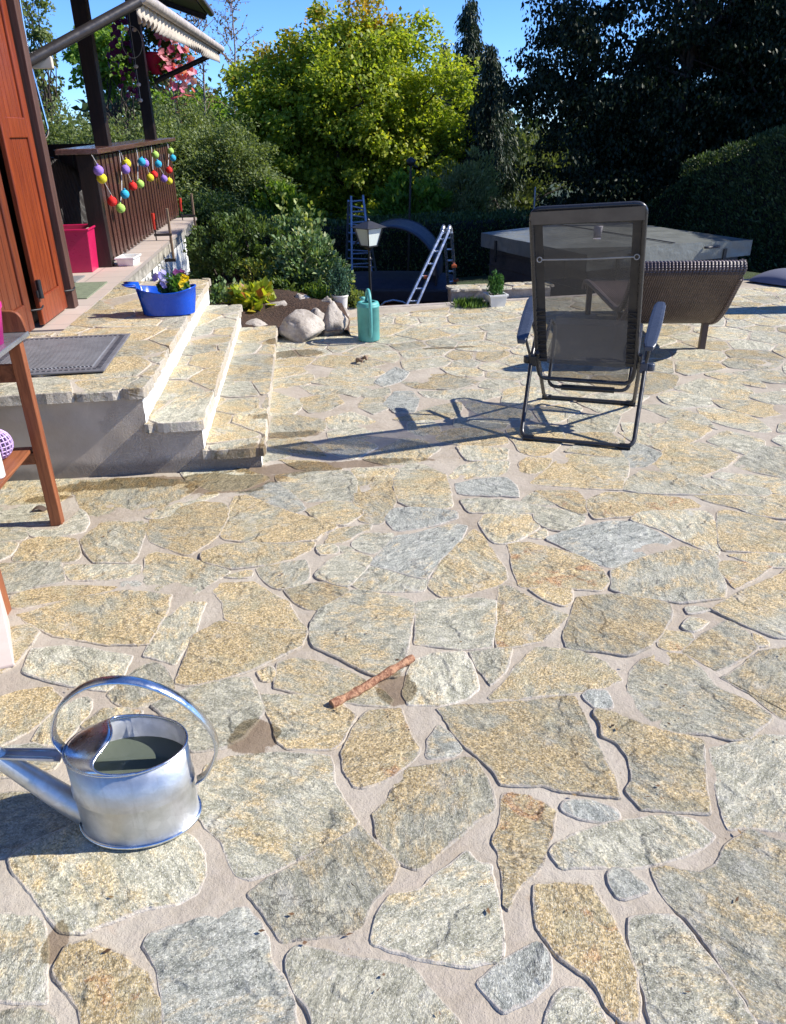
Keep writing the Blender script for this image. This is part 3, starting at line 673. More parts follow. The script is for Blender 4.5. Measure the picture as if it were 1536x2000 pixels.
# ------------------------------------------------------------------ chalet: walls, terrace, shutters, roof
M_DARKWOOD = mat_wood('dark_stained_wood', (.012, .007, .006), (.030, .016, .013), .45)
M_BOARD = mat_wood('brown_stained_boards', (.050, .020, .014), (.115, .048, .034), .28, spec=.6)
M_SHUT = mat_wood('orange_brown_varnish', (.15, .025, .008), (.28, .055, .015), .34)
M_SHUT2 = mat_wood('red_brown_varnish', (.10, .022, .009), (.19, .045, .016), .38)
M_BLACK = simple('black_iron', (.018, .018, .02), .4)
M_TILE = N('terrace_tile')
def _t():
    s = M_TILE; v = s.n('NewGeometry').outputs['Position']; br = s.n('TexBrick'); s.l(v, br.inputs[0]); br.offset = 0
    br.inputs['Scale'].default_value = 1; br.inputs['Brick Width'].default_value = .30; br.inputs['Row Height'].default_value = .30; br.inputs['Mortar Size'].default_value = .006
    br.inputs['Color1'].default_value = (.50, .42, .36, 1); br.inputs['Color2'].default_value = (.56, .475, .41, 1); br.inputs['Mortar'].default_value = (.34, .30, .27, 1)
    s.set(col=s.mix(s.ramp(s.noise(v, 6, 5), .5, .8, 0, .4), br.outputs[0], (.44, .34, .28)), rough=.55)
    return s.m
M_TILE = _t()
M_CLAD = simple('grey_stone_cladding', (.34, .32, .27), .8, var=.45, scale=9, bump=.012, bscale=30)
house = thing('chalet', 'brown timber chalet corner with red shutters and a covered tiled terrace', 'house')
q = MB(); q.box(-5.2, XT, 4.96, 11.95, Z3-.028, Z3+.003); q.build('terrace_floor', M_TILE, house)
q = MB(); q.box(-5.2, XT-.02, 4.98, 11.93, .30, Z3-.03); q.build('slab_edge', M_CLAD, house)
q = MB(); q.box(-5.2, XT-.17, 6.7, 11.8, -.9, .298); q.build('base_wall', M_WHITE, house)
q = MB(); q.box(-4.9, -1.735, .5, 5.66, Z3+.004, 3.0); q.build('wall', M_DARKWOOD, house)
q = MB(); q.box(-5.0, -4.9, 5.66, 11.9, Z3+.004, 3.4); q.build('rear_wall', M_DARKWOOD, house)
q = MB(); q.box(-1.733, -1.60, 5.60, 5.70, Z3+.004, 3.0); q.build('corner_post', mat_wood('brown_post', (.06, .03, .022), (.12, .06, .045), .5), house, bevel=.004)
def make_shutter(y0, y1, x, mt, hinge_y):
    zb, zt, t = Z3+.02, 2.72, .032; st_w = .095
    q = MB()
    q.box(x-t, x, y0, y0+st_w, zb, zt); q.box(x-t, x, y1-st_w, y1, zb, zt)
    for a, b_ in ((zb, zb+.16), (1.50, 1.61), (zt-.12, zt)): q.box(x-t, x-.001, y0+st_w, y1-st_w, a, b_)
    o = q.build('shutter', mt, house, bevel=.006)
    nb = 5; w_ = (y1-y0-2*st_w)/nb
    for a, b_ in ((zb+.16, 1.50), (1.61, zt-.12)):
        pb = MB()
        for i in range(nb): pb.box(x-t+.004, x-.014, y0+st_w+i*w_+.0035, y0+st_w+(i+1)*w_-.0035, a, b_)
        pb.box(x-t+.002, x-.022, y0+st_w, y1-st_w, a, b_)
        pb.build('panel', mt, o, bevel=.002)
    h = MB(); h.tube([(x+.012, y0+.01, zb+.16), (x+.012, y0+.01, zb+.27)], .016, 8); h.box(x-.002, x+.006, y0-.03, y0+.05, zb+.17, zb+.21); h.build('hinge', M_BLACK, o)
    k = MB(); k.tube([(x, y1-.01, zb+.11), (x+.05, y1+.02, zb+.11), (x+.05, y1+.07, zb+.12)], .006, 6); k.build('catch', M_BLACK, o)
    return o
make_shutter(5.02, 5.56, -1.635, M_SHUT, 0)
make_shutter(4.28, 4.93, -1.665, M_SHUT2, 0)
for y, zt in ((8.2, 3.1), (10.85, 3.1)):
    q = MB(); q.box(-1.865, -1.735, y-.065, y+.065, 1.36, zt); q.build('roof_post', M_DARKWOOD, house, bevel=.006)
c1, c2 = P(405, 30, 12.7), P(316, -2, 12.7); sl_ = (c2.z-c1.z)/(c2.x-c1.x)
q = MB()
def rz(x): return c1.z+(x-c1.x)*sl_
q.hexa([(c1.x, 3.0, rz(c1.x)), (c1.x, 12.7, rz(c1.x)), (-5.6, 12.7, rz(-5.6)), (-5.6, 3.0, rz(-5.6)), (c1.x, 3.0, rz(c1.x)+.16), (c1.x, 12.7, rz(c1.x)+.16), (-5.6, 12.7, rz(-5.6)+.16), (-5.6, 3.0, rz(-5.6)+.16)])
roof = q.build('roof', M_DARKWOOD, house, bevel=.004)
q = MB(); q.bar((c1.x+.0, 12.72, rz(c1.x)+.04), (-5.6, 12.72, rz(-5.6)+.04), .03, .2, up=(0, 0, 1)); q.build('verge_board', M_DARKWOOD, roof)
q = MB(); q.tube([(c1.x+.05, 3, rz(c1.x)+.03), (c1.x+.05, 12.74, rz(c1.x)+.03)], .045, 10); q.build('gutter', simple('brown_gutter', (.05, .03, .025), .35), roof)

# balustrade with vertical boards
XB = -1.76
bal = thing('wooden_balustrade', 'dark brown board balustrade with a glossy top rail beside the terrace', 'balustrade', (XB, 7.45, Z3))
def zc(y): return 1.365+(y-7.45)*.012
bal_p = lambda x, y, z: (x-XB, y-7.45, z-Z3)
rgb_ = random.Random(2)
yb = 7.60
while yb < 11.95:
    wd = .105; q = MB(); e = rgb_.uniform(-.002, .002)
    z0, z1 = Z3+.03, zc(yb)-.02
    x0, x1 = XB-.012+e, XB+.014+e
    pts = [(yb, z0+.05), (yb+wd/2, z0), (yb+wd, z0+.05), (yb+wd, z1), (yb, z1)]
    vs = [bal_p(x0, a, b_) for a, b_ in pts]+[bal_p(x1, a, b_) for a, b_ in pts]
    q.add(vs, [(0, 1, 2, 3, 4), (9, 8, 7, 6, 5)]+[(i, i+5, (i+1) % 5+5, (i+1) % 5) for i in range(5)])
    q.build('board', M_BOARD, bal, bevel=.003); yb += .178
q = MB()
for z in (Z3+.17, 1.24): q.hexa([bal_p(a, b_, c+(.0 if z < 1 else (b_-7.45)*.012)) for c in (z, z+.07) for a, b_ in ((XB-.06, 7.47), (XB-.014, 7.47), (XB-.014, 11.95), (XB-.06, 11.95))])
q.build('cross_rail', M_DARKWOOD, bal)
q = MB(); q.box(*[v-o for v, o in zip((XB-.03-.09, XB+.025), (XB, XB))], .0, .10, .004, .93); q.build('end_post', M_DARKWOOD, bal, bevel=.004)
q = MB(); q.box(-.12, .02, .10, 4.5, .02, .90) if False else None
q = MB(); q.hexa([(-.26, -.10, zc(7.35)-Z3-.0), (.085, -.06, zc(7.35)-Z3), (.085, 4.62, zc(12.07)-Z3), (-.26, 4.62, zc(12.07)-Z3), (-.26, -.10, zc(7.35)-Z3+.045), (.085, -.06, zc(7.35)-Z3+.045), (.085, 4.62, zc(12.07)-Z3+.045), (-.26, 4.62, zc(12.07)-Z3+.045)])
q.build('top_rail', mat_wood('glossy_rail', (.075, .035, .03), (.14, .07, .06), .16, 'Y', spec=.8), bal, bevel=.008)
q = MB()
for i in range(17):
    x = XB-.02-i*.178; q.box(x-.172-XB, x-XB, 4.36, 4.385, .0, .95)
q.box(-3.2, -.1, 4.34, 4.41, .94, .98)
q.build('far_side_panel', M_DARKWOOD, bal)

# wicker armchair in the shade of the terrace
def mat_wicker(name, c1, c2, s1=26., holes=0.):
    s = N(name); v = s.coord('Object'); mp = s.n('Mapping'); s.l(v, mp.inputs[0]); mp.inputs['Scale'].default_value = (1, 1, 1)
    a = s.n('TexWave', wave_type='BANDS', bands_direction='X'); a.inputs['Scale'].default_value = s1; a.inputs['Distortion'].default_value = .6; s.l(v, a.inputs[0])
    b_ = s.n('TexWave', wave_type='BANDS', bands_direction='Z'); b_.inputs['Scale'].default_value = s1*1.5; b_.inputs['Distortion'].default_value = .6; s.l(v, b_.inputs[0])
    h = s.math('MULTIPLY', s.math('ADD', a.outputs[1], .35), s.math('ADD', b_.outputs[1], .35))
    col = s.mix(s.ramp(h, .15, 1.2), c1, c2); col = s.mix(s.ramp(s.noise(v, 40, 3), .55, .7, 0, .4), col, tuple(min(1, x*1.6) for x in c2))
    kw = dict(col=col, rough=.45, nrm=s.bump(h, .004, .9))
    if holes:
        g = s.math('MULTIPLY', s.math('LESS_THAN', a.outputs[1], .3), s.math('LESS_THAN', b_.outputs[1], .35))
        g = s.math('MULTIPLY', g, s.math('GREATER_THAN', s.noise(v, 5, 3), holes)); kw['alpha'] = s.math('SUBTRACT', 1., g)
    s.set(**kw); return s.m
M_WICKB = mat_wicker('dark_wicker', (.008, .007, .008), (.035, .03, .03))
ac = thing('wicker_armchair', 'dark brown wicker armchair in the shade behind the pink box', 'armchair', (-2.33, 8.15, Z3+.003), R(150))
q = MB(); q.grid(lambda u, v: (.36*math.cos(R(-20+220*u))*(1+.12*v), .36*math.sin(R(-20+220*u))*(1+.12*v), .30+(.30+.38*math.sin(math.pi*u)**.7)*v), 24, 8); q.build('backrest', M_WICKB, ac, solid=.03)
q = MB(); q.lathe([(.001, .42), (.30, .42), (.33, .40), (.33, .34), (.001, .34)], n=24); q.build('seat', M_WICKB, ac)
q = MB(); q.grid(lambda u, v: (.33*math.cos(2*math.pi*u), .33*math.sin(2*math.pi*u), .34*v), 24, 3); q.build('base', M_WICKB, ac, solid=.02)
M_PINK = simple('pink_plastic', (.52, .014, .09), .35, var=.06)
bx = G(184, 534, Z3); pk = thing('storage_box', 'open pink plastic storage box with a folded blanket behind the balustrade', 'storage box', (bx.x-.24, bx.y+.22, Z3+.003), R(2))
def openbox(q, w_, d, h, tp=.9, wl=.006, lip=.012):
    a = [(-w_/2*tp, -d/2*tp, 0), (w_/2*tp, -d/2*tp, 0), (w_/2*tp, d/2*tp, 0), (-w_/2*tp, d/2*tp, 0)]; b_ = [(-w_/2, -d/2, h), (w_/2, -d/2, h), (w_/2, d/2, h), (-w_/2, d/2, h)]
    e = lip; c = [(x+math.copysign(e, x), y+math.copysign(e, y), z) for x, y, z in b_]; c2 = [(x, y, z-.018) for x, y, z in c]
    i = [(x-math.copysign(wl, x), y-math.copysign(wl, y), z) for x, y, z in b_]; j = [(x-math.copysign(wl, x), y-math.copysign(wl, y), wl) for x, y, z in a]
    L = [a, b_, c2, c, i, j]; vs = [p for r in L for p in r]; fs = [(3, 2, 1, 0), (20, 21, 22, 23)]
    for k in range(5): fs += [(k*4+m_, k*4+(m_+1) % 4, k*4+4+(m_+1) % 4, k*4+4+m_) for m_ in range(4)]
    return q.add(vs, fs)
q = MB(); openbox(q, .48, .42, .36); q.build('box', M_PINK, pk, bevel=.006)
q = MB(); q.grid(lambda u, v: (-.2+.4*u, -.17+.34*v, .31+.05*math.sin(u*5+v*3)*math.sin(v*3.1)+.02*noise.noise(Vector((u*6, v*6, 0)))), 20, 16); q.build('blanket', simple('beige_blanket', (.55, .45, .36), .95, bump=.01), pk)
# mats on the tiles
def slabmat(name, x0, x1, y0, y1, z, mt, label, cat, rot=0.):
    q = MB(); q.box(x0, x1, y0, y1, z, z+.009); o = q.build(name, mt, bevel=.003); return tag(o, label, cat)
mg = G(232, 552, Z3); ng = G(168, 585, Z3)
slabmat('green_mat', -2.45, min(-1.60, mg.x), ng.y, mg.y, Z3+.004, simple('green_carpet', (.20, .23, .15), .95, var=.15, scale=30, bump=.004, bscale=300), 'flat pale green carpet mat on the terrace tiles', 'mat')
slabmat('grey_mat', -2.7, -1.86, mg.y+.04, mg.y+.36, Z3+.004, simple('grey_carpet', (.20, .20, .20), .95, var=.2, scale=30), 'flat grey mat beyond the green carpet mat', 'mat')
def rubber():
    s = N('ribbed_rubber'); v = s.n('NewGeometry').outputs['Position']
    a = s.n('TexWave', wave_type='BANDS', bands_direction='DIAGONAL'); a.inputs['Scale'].default_value = 11; s.l(v, a.inputs[0])
    s.set(col=s.mix(a.outputs[1], (.035, .037, .042), (.19, .195, .21)), rough=.55, nrm=s.bump(a.outputs[1], .006, 1.)); return s.m
dm = thing('doormat', 'grey ribbed rubber doormat on the stone landing', 'doormat', (-1.36, 4.31, Z3+.004), R(1.5))
q = MB(); q.box(-.31, .31, -.40, .40, 0, .010); q.build('mat_border', simple('rubber', (.15, .15, .165), .55, var=.15), dm, bevel=.004)
q = MB()
for i in range(-34, 60):
    c = i*.02; pts = []
    p0 = (-.25, c+.25-.25); a = [(-.24, c), (.24, c-.48)]
    lo, hi = -.32, .32
    t0, t1 = 0., 1.
    y0, y1 = a[0][1], a[1][1]
    if y0 > hi: t0 = (y0-hi)/(y0-y1)
    if y1 < lo: t1 = (y0-lo)/(y0-y1)
    if t1-t0 < .04: continue
    A = (-.24+.48*t0, y0+(y1-y0)*t0, .0115); B = (-.24+.48*t1, y0+(y1-y0)*t1, .0115); q.bar(A, B, .009, .007)
q.build('ribs', simple('rubber_ribs', (.24, .245, .26), .5), dm)
q = MB()
rr = random.Random(5)
for sx in (-1, 1):
    for i in range(26): q.box(sx*.275-.012, sx*.275+.012, -.36+i*.028, -.36+i*.028+.014, .009, .014)
for sy in (-1, 1):
    for i in range(20): q.box(-.27+i*.0275, -.27+i*.0275+.015, sy*.36-.014, sy*.36+.014, .009, .014)
q.build('relief_edge', simple('rubber_relief', (.12, .12, .132), .5), dm)

# drop-arm awning
A, B = P(276, -8, 6.35), P(433, 96, 11.35); A2, B2 = PX(52, 122, -1.66), PX(302, 160, -1.74)
aw = thing('awning', 'half-open beige awning with scalloped valance on two dark arms', 'awning')
M_FAB = simple('awning_canvas', (.52, .46, .38), .9, var=.12, bump=.003)
M_ARM = simple('dark_metal', (.045, .04, .04), .35, metal=.3)
q = MB(); q.tube([A, B], .038, 12); q.build('front_bar', simple('weathered_bar', (.46, .41, .37), .5, var=.25), aw)
q = MB(); q.tube([A2, A+Vector((-.02, 0, -.03))], .034, 8); q.build('arm', M_ARM, aw)
q = MB(); q.tube([B2, B+Vector((-.02, -.1, -.03))], .030, 8); q.build('arm', M_ARM, aw)
nn_ = (A-Vector((0, 0, 1.5))).cross(B-Vector((0, 0, 1.5)))
def wallz(y): return 1.5-(nn_.x*-1.72+nn_.y*y)/nn_.z
wa, wb = Vector((-1.72, 6.4, wallz(6.4)-.01)), Vector((-1.72, 11.4, wallz(11.4)-.01))
q = MB(); q.grid(lambda u, v: tuple((A.lerp(B, u)).lerp(wa.lerp(wb, u), v)+Vector((0, 0, .0))), 12, 6); q.build('canvas', M_FAB, aw, solid=.003)
q = MB(); q.grid(lambda u, v: tuple(A.lerp(B, u)+Vector((-.045+.02*math.sin(u*200), 0, -.02-(.085+.05*abs(math.sin(u*math.pi*30)))*v))), 240, 4); q.build('valance', M_FAB, aw, solid=.002)
q = MB(); q.tube([wa, wb], .06, 10); q.build('roller', M_ARM, aw)
q = MB(); w0 = P(38, 117, 5.9); q.box(w0.x-.02, w0.x+.05, w0.y-.03, w0.y+.05, w0.z-.10, w0.z+.09); q.box(w0.x-.12, w0.x+.2, w0.y-.01, w0.y+.03, w0.z-.05, w0.z+.02); q.build('wall_bracket', simple('cream_metal', (.60, .54, .44), .5), aw, bevel=.006)
cr = MB(); cr.tube(arc([P(32, -40, 5.9), P(58, 118, 5.9), P(97, 262, 5.9), P(76, 280, 5.9)], .04), .0085, 8)
tag(cr.build('crank_rod', simple('chrome', (.75, .76, .78), .2, metal=1., var=.05)), 'bent chrome crank rod hanging from the awning bracket', 'crank')

# hanging basket
hb = P(303, 122, 11.95)
bk = thing('hanging_basket', 'pink hanging pot of petunias by the far terrace post', 'hanging basket', hb-Vector((0, 0, .14)))
q = MB(); q.lathe([(.08, 0), (.10, .01), (.135, .22), (.145, .25), (.13, .25), (.12, .2), (.001, .2)], n=24); q.build('pot', M_PINK, bk)
q = MB()
for k in range(3):
    a = k*2.094; q.tube([(.13*math.cos(a), .13*math.sin(a), .24), (0, 0, .95)], .003, 5)
q.build('hanger', M_BLACK, bk)
g = np.random.default_rng(3)
C, dr, _ = clumped(g, 3800, 60, ell((.02, .06, .26), (.46, .30, .42), .45), .11)
foliage('foliage', [leaves(g, C, .05, aspect=.6)], mat_leaf('petunia_leaf', [(.03, .07, .015), (.07, .14, .03), (.16, .22, .05)]), bk)
def blooms(rngn, C, r, name, mt, parent):
    """five-petalled open flowers, each a part of its own"""
    for c in C:
        n_ = unit(rngn.normal(size=(1, 3))+np.array([[.4, -.9, .5]]))[0]; a = unit(np.cross(n_, [[.1, .2, 1]]))[0]; b_ = np.cross(n_, a); rr_ = r*rngn.uniform(.7, 1.2)
        pts = [c]
        for k in range(10):
            t = k*math.pi/5; q_ = rr_*(1. if k % 2 == 0 else .72); pts.append(c+(a*math.cos(t)+b_*math.sin(t))*q_+n_*rr_*.3)
        mesh_np(name, np.array(pts), np.array([[0, 1+k, 1+(k+1) % 10] for k in range(10)]), mt, parent, np.repeat(rngn.uniform(0, 1), 11))
def pick(rngn, n, c, r, side=None):
    u = unit(rngn.normal(size=(n, 3))); u[:, 1] = -np.abs(u[:, 1])
    if side: u[:, 0] = side*np.abs(u[:, 0])
    return np.array(c)+u*np.array(r)*rngn.uniform(.75, 1.05, (n, 1))
M_FPINK = mat_leaf('pink_petals', [(.55, .08, .22), (.75, .22, .36), (.80, .45, .50)], .4); M_FPURP = mat_leaf('purple_petals', [(.12, .02, .12), (.22, .03, .18), (.10, .02, .10)], .3)
blooms(g, pick(g, 98, (.12, -.02, .20), (.46, .36, .52), 1), .055, 'pink_flower', M_FPINK, bk)
blooms(g, pick(g, 80, (-.14, -.02, .16), (.42, .34, .52), -1), .046, 'purple_flower', M_FPURP, bk)
wc = thing('wind_chime', 'thin wind chime with a metal ring and small charms', 'wind chime', P(258, 20, 9.2))
q = MB(); L0 = P(258, 20, 9.2)
def rl(px, py): v = P(px, py, 9.2)-L0; return (v.x, v.y, v.z)
q.tube([rl(250, 0), rl(256, 60), rl(266, 130), rl(276, 200)], .002, 4)
cen = Vector(rl(258, 82)); q.tube([cen+Vector((.10*math.cos(t), .03*math.sin(t), .14*math.sin(t))) for t in [i*math.pi/12 for i in range(24)]], .003, 5, closed=True); q.build('ring', simple('pale_metal', (.5, .48, .45), .5), wc)
ms_ = simple('shell', (.6, .5, .45), .6)
for px, py in ((247, 56), (263, 58), (266, 130), (271, 165), (275, 196)): q = MB(); q.ball(rl(px, py), .024, 8, .8); q.build('charm', ms_, wc)

# paper lanterns
LC = dict(p=(.40, .24, .78), y=(.88, .78, .04), r=(.85, .03, .025), l=(.50, .80, .16), b=(.04, .50, .80))
LN = dict(p='purple', y='yellow', r='red', l='lime green', b='turquoise')
def lantern_mat(k, c):
    s = N('lantern_'+LN[k]); v = s.coord(); a = s.n('TexWave', bands_direction='Z'); a.inputs['Scale'].default_value = 36; s.l(v, a.inputs[0])
    s.set(col=s.mix(s.ramp(s.noise(v, 30), .3, .7), tuple(x*.8 for x in c), c), rough=.55, spec=.3, nrm=s.bump(a.outputs[1], .003, 1.)); return s.m
LM = {k: lantern_mat(k, c) for k, c in LC.items()}
LAN = [('p', 740, 280, 'on the first cord above a yellow one'), ('y', 765, 340, 'low on the first cord under the purple one'), ('r', 843, 512, 'lowest red one, beside the bottom lime lantern'), ('l', 906, 564, 'the lowest of all, at the bottom of the second cord'),
       ('y', 951, 227, 'high on the second cord above a purple one'), ('p', 943, 272, 'just under the highest yellow lantern'), ('b', 937, 458, 'the lowest turquoise one, above the bottom lime lantern'), ('r', 998, 398, 'left of the lime one in the middle of the row'), ('l', 1052, 382, 'right of the middle red lantern'),
       ('p', 1090, 226, 'half hidden behind a turquoise lantern'), ('b', 1064, 215, 'in front of a purple lantern near the rail'), ('y', 1127, 335, 'left of the red one on the fourth cord'), ('r', 1158, 312, 'between a yellow and a turquoise lantern'), ('l', 1166, 163, 'at the top of the fourth cord'), ('b', 1188, 232, 'under the lime one on the fourth cord'),
       ('l', 1281, 135, 'at the far end right under the rail'), ('b', 1298, 187, 'at the far end under a lime lantern'), ('r', 1270, 277, 'the farthest red one'), ('p', 1231, 342, 'the farthest purple one'), ('y', 1271, 360, 'the farthest yellow one')]
bl = MB()
n_ = 20
for i in range(0, 13):
    t = math.pi*i/12
    for k in range(n_): rr_ = .042*math.sin(t)*(1+.018*math.cos(i*math.pi)); bl.v.append((rr_*math.cos(2*math.pi*k/n_), rr_*math.sin(2*math.pi*k/n_), .041*math.cos(t)))
for i in range(12):
    for k in range(n_): bl.f.append((i*n_+k, (i+1)*n_+k, (i+1)*n_+(k+1) % n_, i*n_+(k+1) % n_)); bl.sm.append(True)
bl.tube([(0, 0, .040), (0, 0, .052)], .008, 8)
lpos = {}
for k, cx, cy, wh in LAN:
    p = PX(cx/3.84, 260+cy/3.84, XB+.10); o = bl.build('paper_lantern', LM[k], loc=p); o.rotation_euler = (rgb_.uniform(-.3, .3), rgb_.uniform(-.3, .3), 0)
    tag(o, 'round %s paper lantern, %s' % (LN[k], wh), 'lantern', 'paper lanterns strung along the balustrade'); lpos[(cx, cy)] = p
M_CORD = simple('white_cord', (.7, .7, .7), .6); CW_ = ['first cord from the near end, above the purple lantern', 'slanting cord between yellow lantern and the lowest red one', 'longest hanging cord, ending at the lowest lime lantern', 'short cord above the second purple lantern', 'cord running down past the turquoise lantern to the middle lime one', 'short slanting cord above the middle red lantern', 'cord through the lime and turquoise pair of the fourth row', 'short slanting cord above the fourth yellow lantern', 'cord at the far end under the rail', 'short slanting cord above the farthest purple lantern']
for ci, pts in enumerate((((690, 165), (740, 250)), ((785, 370), (843, 475)), ((895, 130), (912, 270), (915, 420), (906, 520)), ((905, 140), (943, 245)), ((1022, 110), (1035, 180), (1035, 350)), ((960, 300), (990, 370)), ((1135, 95), (1145, 200), (1150, 290)), ((1098, 240), (1120, 300)), ((1258, 75), (1268, 150), (1262, 250)), ((1200, 262), (1231, 310)))):
    q = MB(); q.tube([PX(a/3.84, 260+b_/3.84, XB+.045) for a, b_ in pts], .0032, 5)
    tag(q.build('lantern_cord', M_CORD), 'thin white '+CW_[ci], 'cord', 'cords of the lantern garland')

# bar clamps and white trough on the slab edge
def clamp(pb0, pb1, hn, x, label):
    a, b_ = PX(*pb0, x), PX(*pb1, x); t = thing('bar_clamp', label, 'clamp', (a.x, a.y, b_.z), 0, 'wooden bar clamps on the terrace edge')
    h = a.z-b_.z; q = MB(); q.box(-.012, .012, -.02, .02, 0, h); q.build('bar', mat_wood('clamp_wood', (.20, .13, .08), (.33, .23, .15), .6), t, bevel=.002)
    hz = Z3+.02-b_.z; q = MB(); q.tube([(-.16, 0, hz+.27), (-.16, 0, hz+.10)], [.02, .017], 8); q.build('handle', simple('red_handle', (.55, .04, .02), .4), t)
    q = MB(); q.tube([(-.16, 0, hz+.14), (-.16, 0, hz-.02)], .007, 6); q.box(-.175, .014, -.022, .022, hz+.03, hz+.055); q.build('jaw', M_ARM, t); q = MB(); q.box(-.10, .02, -.022, .022, -.0, .03); q.build('foot_jaw', M_ARM, t)
clamp((326, 407), (339, 512), 0, XT+.016, 'wooden bar clamp with red handle nearest to the white trough')
clamp((374, 378), (384, 458), 0, XT+.016, 'wooden bar clamp with red handle at the far end of the terrace')
g0 = G(248, 521, Z3); wt = MB(); openbox(wt, .16, .26, .075, .85, .004, .008); tag(wt.build('plant_trough', simple('white_plastic', (.75, .74, .70), .4), loc=(g0.x, g0.y+.12, Z3+.004), rotz=R(-4), bevel=.004), 'small empty white plastic trough beside the balustrade foot', 'trough')

# ------------------------------------------------------------------ reclining garden chair, seen from behind
M_TUBE = simple('charcoal_tube', (.045, .045, .048), .3, metal=.2, var=.1)
M_PLAS = simple('black_plastic', (.015, .015, .016), .35)
M_ARMR = simple('blue_grey_armrest', (.048, .060, .090), .28, var=.08)
def mesh_fabric():
    s = N('textile_mesh'); v = s.coord(); mp = s.n('Mapping'); s.l(v, mp.inputs[0])
    a = s.n('TexWave', bands_direction='X'); a.inputs['Scale'].default_value = 60; s.l(v, a.inputs[0])
    b_ = s.noise(v, 8, 3)
    tr = s.n('BsdfTransparent'); mx = s.n('MixShader'); mx.inputs[0].default_value = .5
    s.set(col=s.mix(a.outputs[1], (.050, .049, .048), (.082, .080, .078)), rough=.6)
    s.put(mx.inputs[0], s.ramp(b_, .3, .7, .62, .72)); s.l(tr.outputs[0], mx.inputs[1]); s.l(s.b.outputs[0], mx.inputs[2]); s.l(mx.outputs[0], s.o.inputs[0])
    return s.m
M_MESH = mesh_fabric(); M_BAND = simple('woven_edge_band', (.035, .033, .032), .7, var=.15)
ch = thing('reclining_chair', 'dark grey mesh reclining chair on a tubular folding frame, seen from behind', 'garden chair', (1.49, 3.995, 0), R(-24))
r_ = .0115
def U(pts, name, rad=.07, r=r_, mt=M_TUBE): q = MB(); q.tube(arc(pts, rad), r, 10); return q.build(name, mt, ch)
U([(-.300, .20, .52), (-.305, -.0, .36), (-.288, -.362, .018), (.288, -.362, .018), (.300, -.0, .36), (.305, .20, .54)], 'rear_leg_frame', .05)
U([(-.268, -.06, .40), (-.272, .05, .32), (-.264, .362, .018), (.264, .362, .018), (.272, .05, .32), (.268, -.06, .42)], 'front_leg_frame', .05)
for sx in (-1, 1):
    for y in (-.362, .362): q = MB(); q.tube([(sx*.22, y, .017), (sx*.275, y, .017)], .018, 8); q.build('foot_cap', M_PLAS, ch)
BL, BR, TL, TR = (-.272, .0, .335), (.250, .0, .335), (-.300, -.36, 1.12), (.212, -.36, 1.15)
lerp3 = lambda a, b, t: tuple(x+(y-x)*t for x, y in zip(a, b))
def backp(u, v):      # u 0..1 left to right, v 0 bottom..1 top
    l_, r2 = lerp3(BL, TL, v), lerp3(BR, TR, v); p = lerp3(l_, r2, u); return (p[0], p[1]+.03*math.sin(math.pi*u)*math.sin(math.pi*min(1, v*1.1)), p[2])
bot = .235
U([backp(0, .98), backp(0, .5), (-.272, .0, .32), (-.255, .02, bot), (.235, .02, bot), (.250, .0, .32), backp(1, .5), backp(1, .99)], 'back_frame', .06, .012)
q = MB(); q.tube(arc([backp(0, .93), (-.300, -.368, 1.155), (.212, -.368, 1.185), backp(1, .93)], .05), .012, 10); q.build('top_bar', M_TUBE, ch)
q = MB(); q.grid(lambda u, v: backp(.10+.80*u, -.01+.99*v), 12, 24); q.build('back_mesh', M_MESH, ch)
q = MB(); q.grid(lambda u, v: (lambda p: (p[0], p[1]-.016, p[2]))(backp(.0+1.0*u, .955+.075*v)), 16, 4)
q.grid(lambda u, v: (lambda p: (p[0], p[1]+.016, p[2]))(backp(.0+1.0*u, .955+.075*v)), 16, 4); q.build('top_hem', simple('hem_canvas', (.11, .10, .09), .8, var=.15), ch)
q = MB(); q.grid(lambda u, v: (lambda p: (p[0], p[1]+.03-.02*abs(math.sin(v*9)), p[2]))(backp(.05+.9*u, .60+.20*v)), 12, 8); q.build('headrest', M_MESH, ch)
for u in (.055, .945):
    q = MB(); q.grid(lambda a, b_: backp(u-.045+.09*a, .0+.97*b_), 4, 24); q.build('side_band', M_BAND, ch)
q = MB()
for u0, u1 in ((.015, .10), (.985, .90)):
    for i in range(11):
        v = .03+i*.036; a, b_ = backp(u0, v), backp(u1, v); q.tube([(a[0], a[1]-.014, a[2]), (b_[0], b_[1]-.012, b_[2]+.0)], .0038, 5)
        if i % 2: c = backp(u1, v+.03); q.tube([(a[0], a[1]-.014, a[2]), (c[0], c[1]-.013, c[2])], .003, 5)
q.build('elastic_lacing', M_PLAS, ch)
a, b_ = backp(.03, .74), backp(.985, .745)
q = MB(); q.tube([(a[0]+.03, a[1]-.02, a[2]), ((a[0]+b_[0])/2, a[1]-.022, (a[2]+b_[2])/2-.004), (b_[0]-.03, b_[1]-.02, b_[2])], .0035, 6)
for p in (a, b_):
    sx = 1 if p is a else -1
    q.tube([(p[0]+sx*.018+.012*math.cos(t), p[1]-.02, p[2]+.012*math.sin(t)) for t in [i*math.pi/6 for i in range(12)]], .003, 5, closed=True)
q.build('elastic_cord', simple('pale_cord', (.34, .33, .31), .6), ch)
q = MB(); p = backp(.60, .93); q.grid(lambda u, v: (p[0]-.02+.04*u*(1-.15*(1-v)), p[1]+.03, p[2]-.062+.06*v), 2, 2); q.build('care_label', simple('label_white', (.55, .53, .6), .8, var=.02), ch, solid=.001)
q = MB(); q.grid(lambda u, v: (-.235+.45*u-.0*v, .02+.42*v, .345+.12*v-.05*math.sin(math.pi*v)*(.5+.5*math.sin(math.pi*u))+.02*v*v), 12, 14); q.build('seat_mesh', M_MESH, ch)
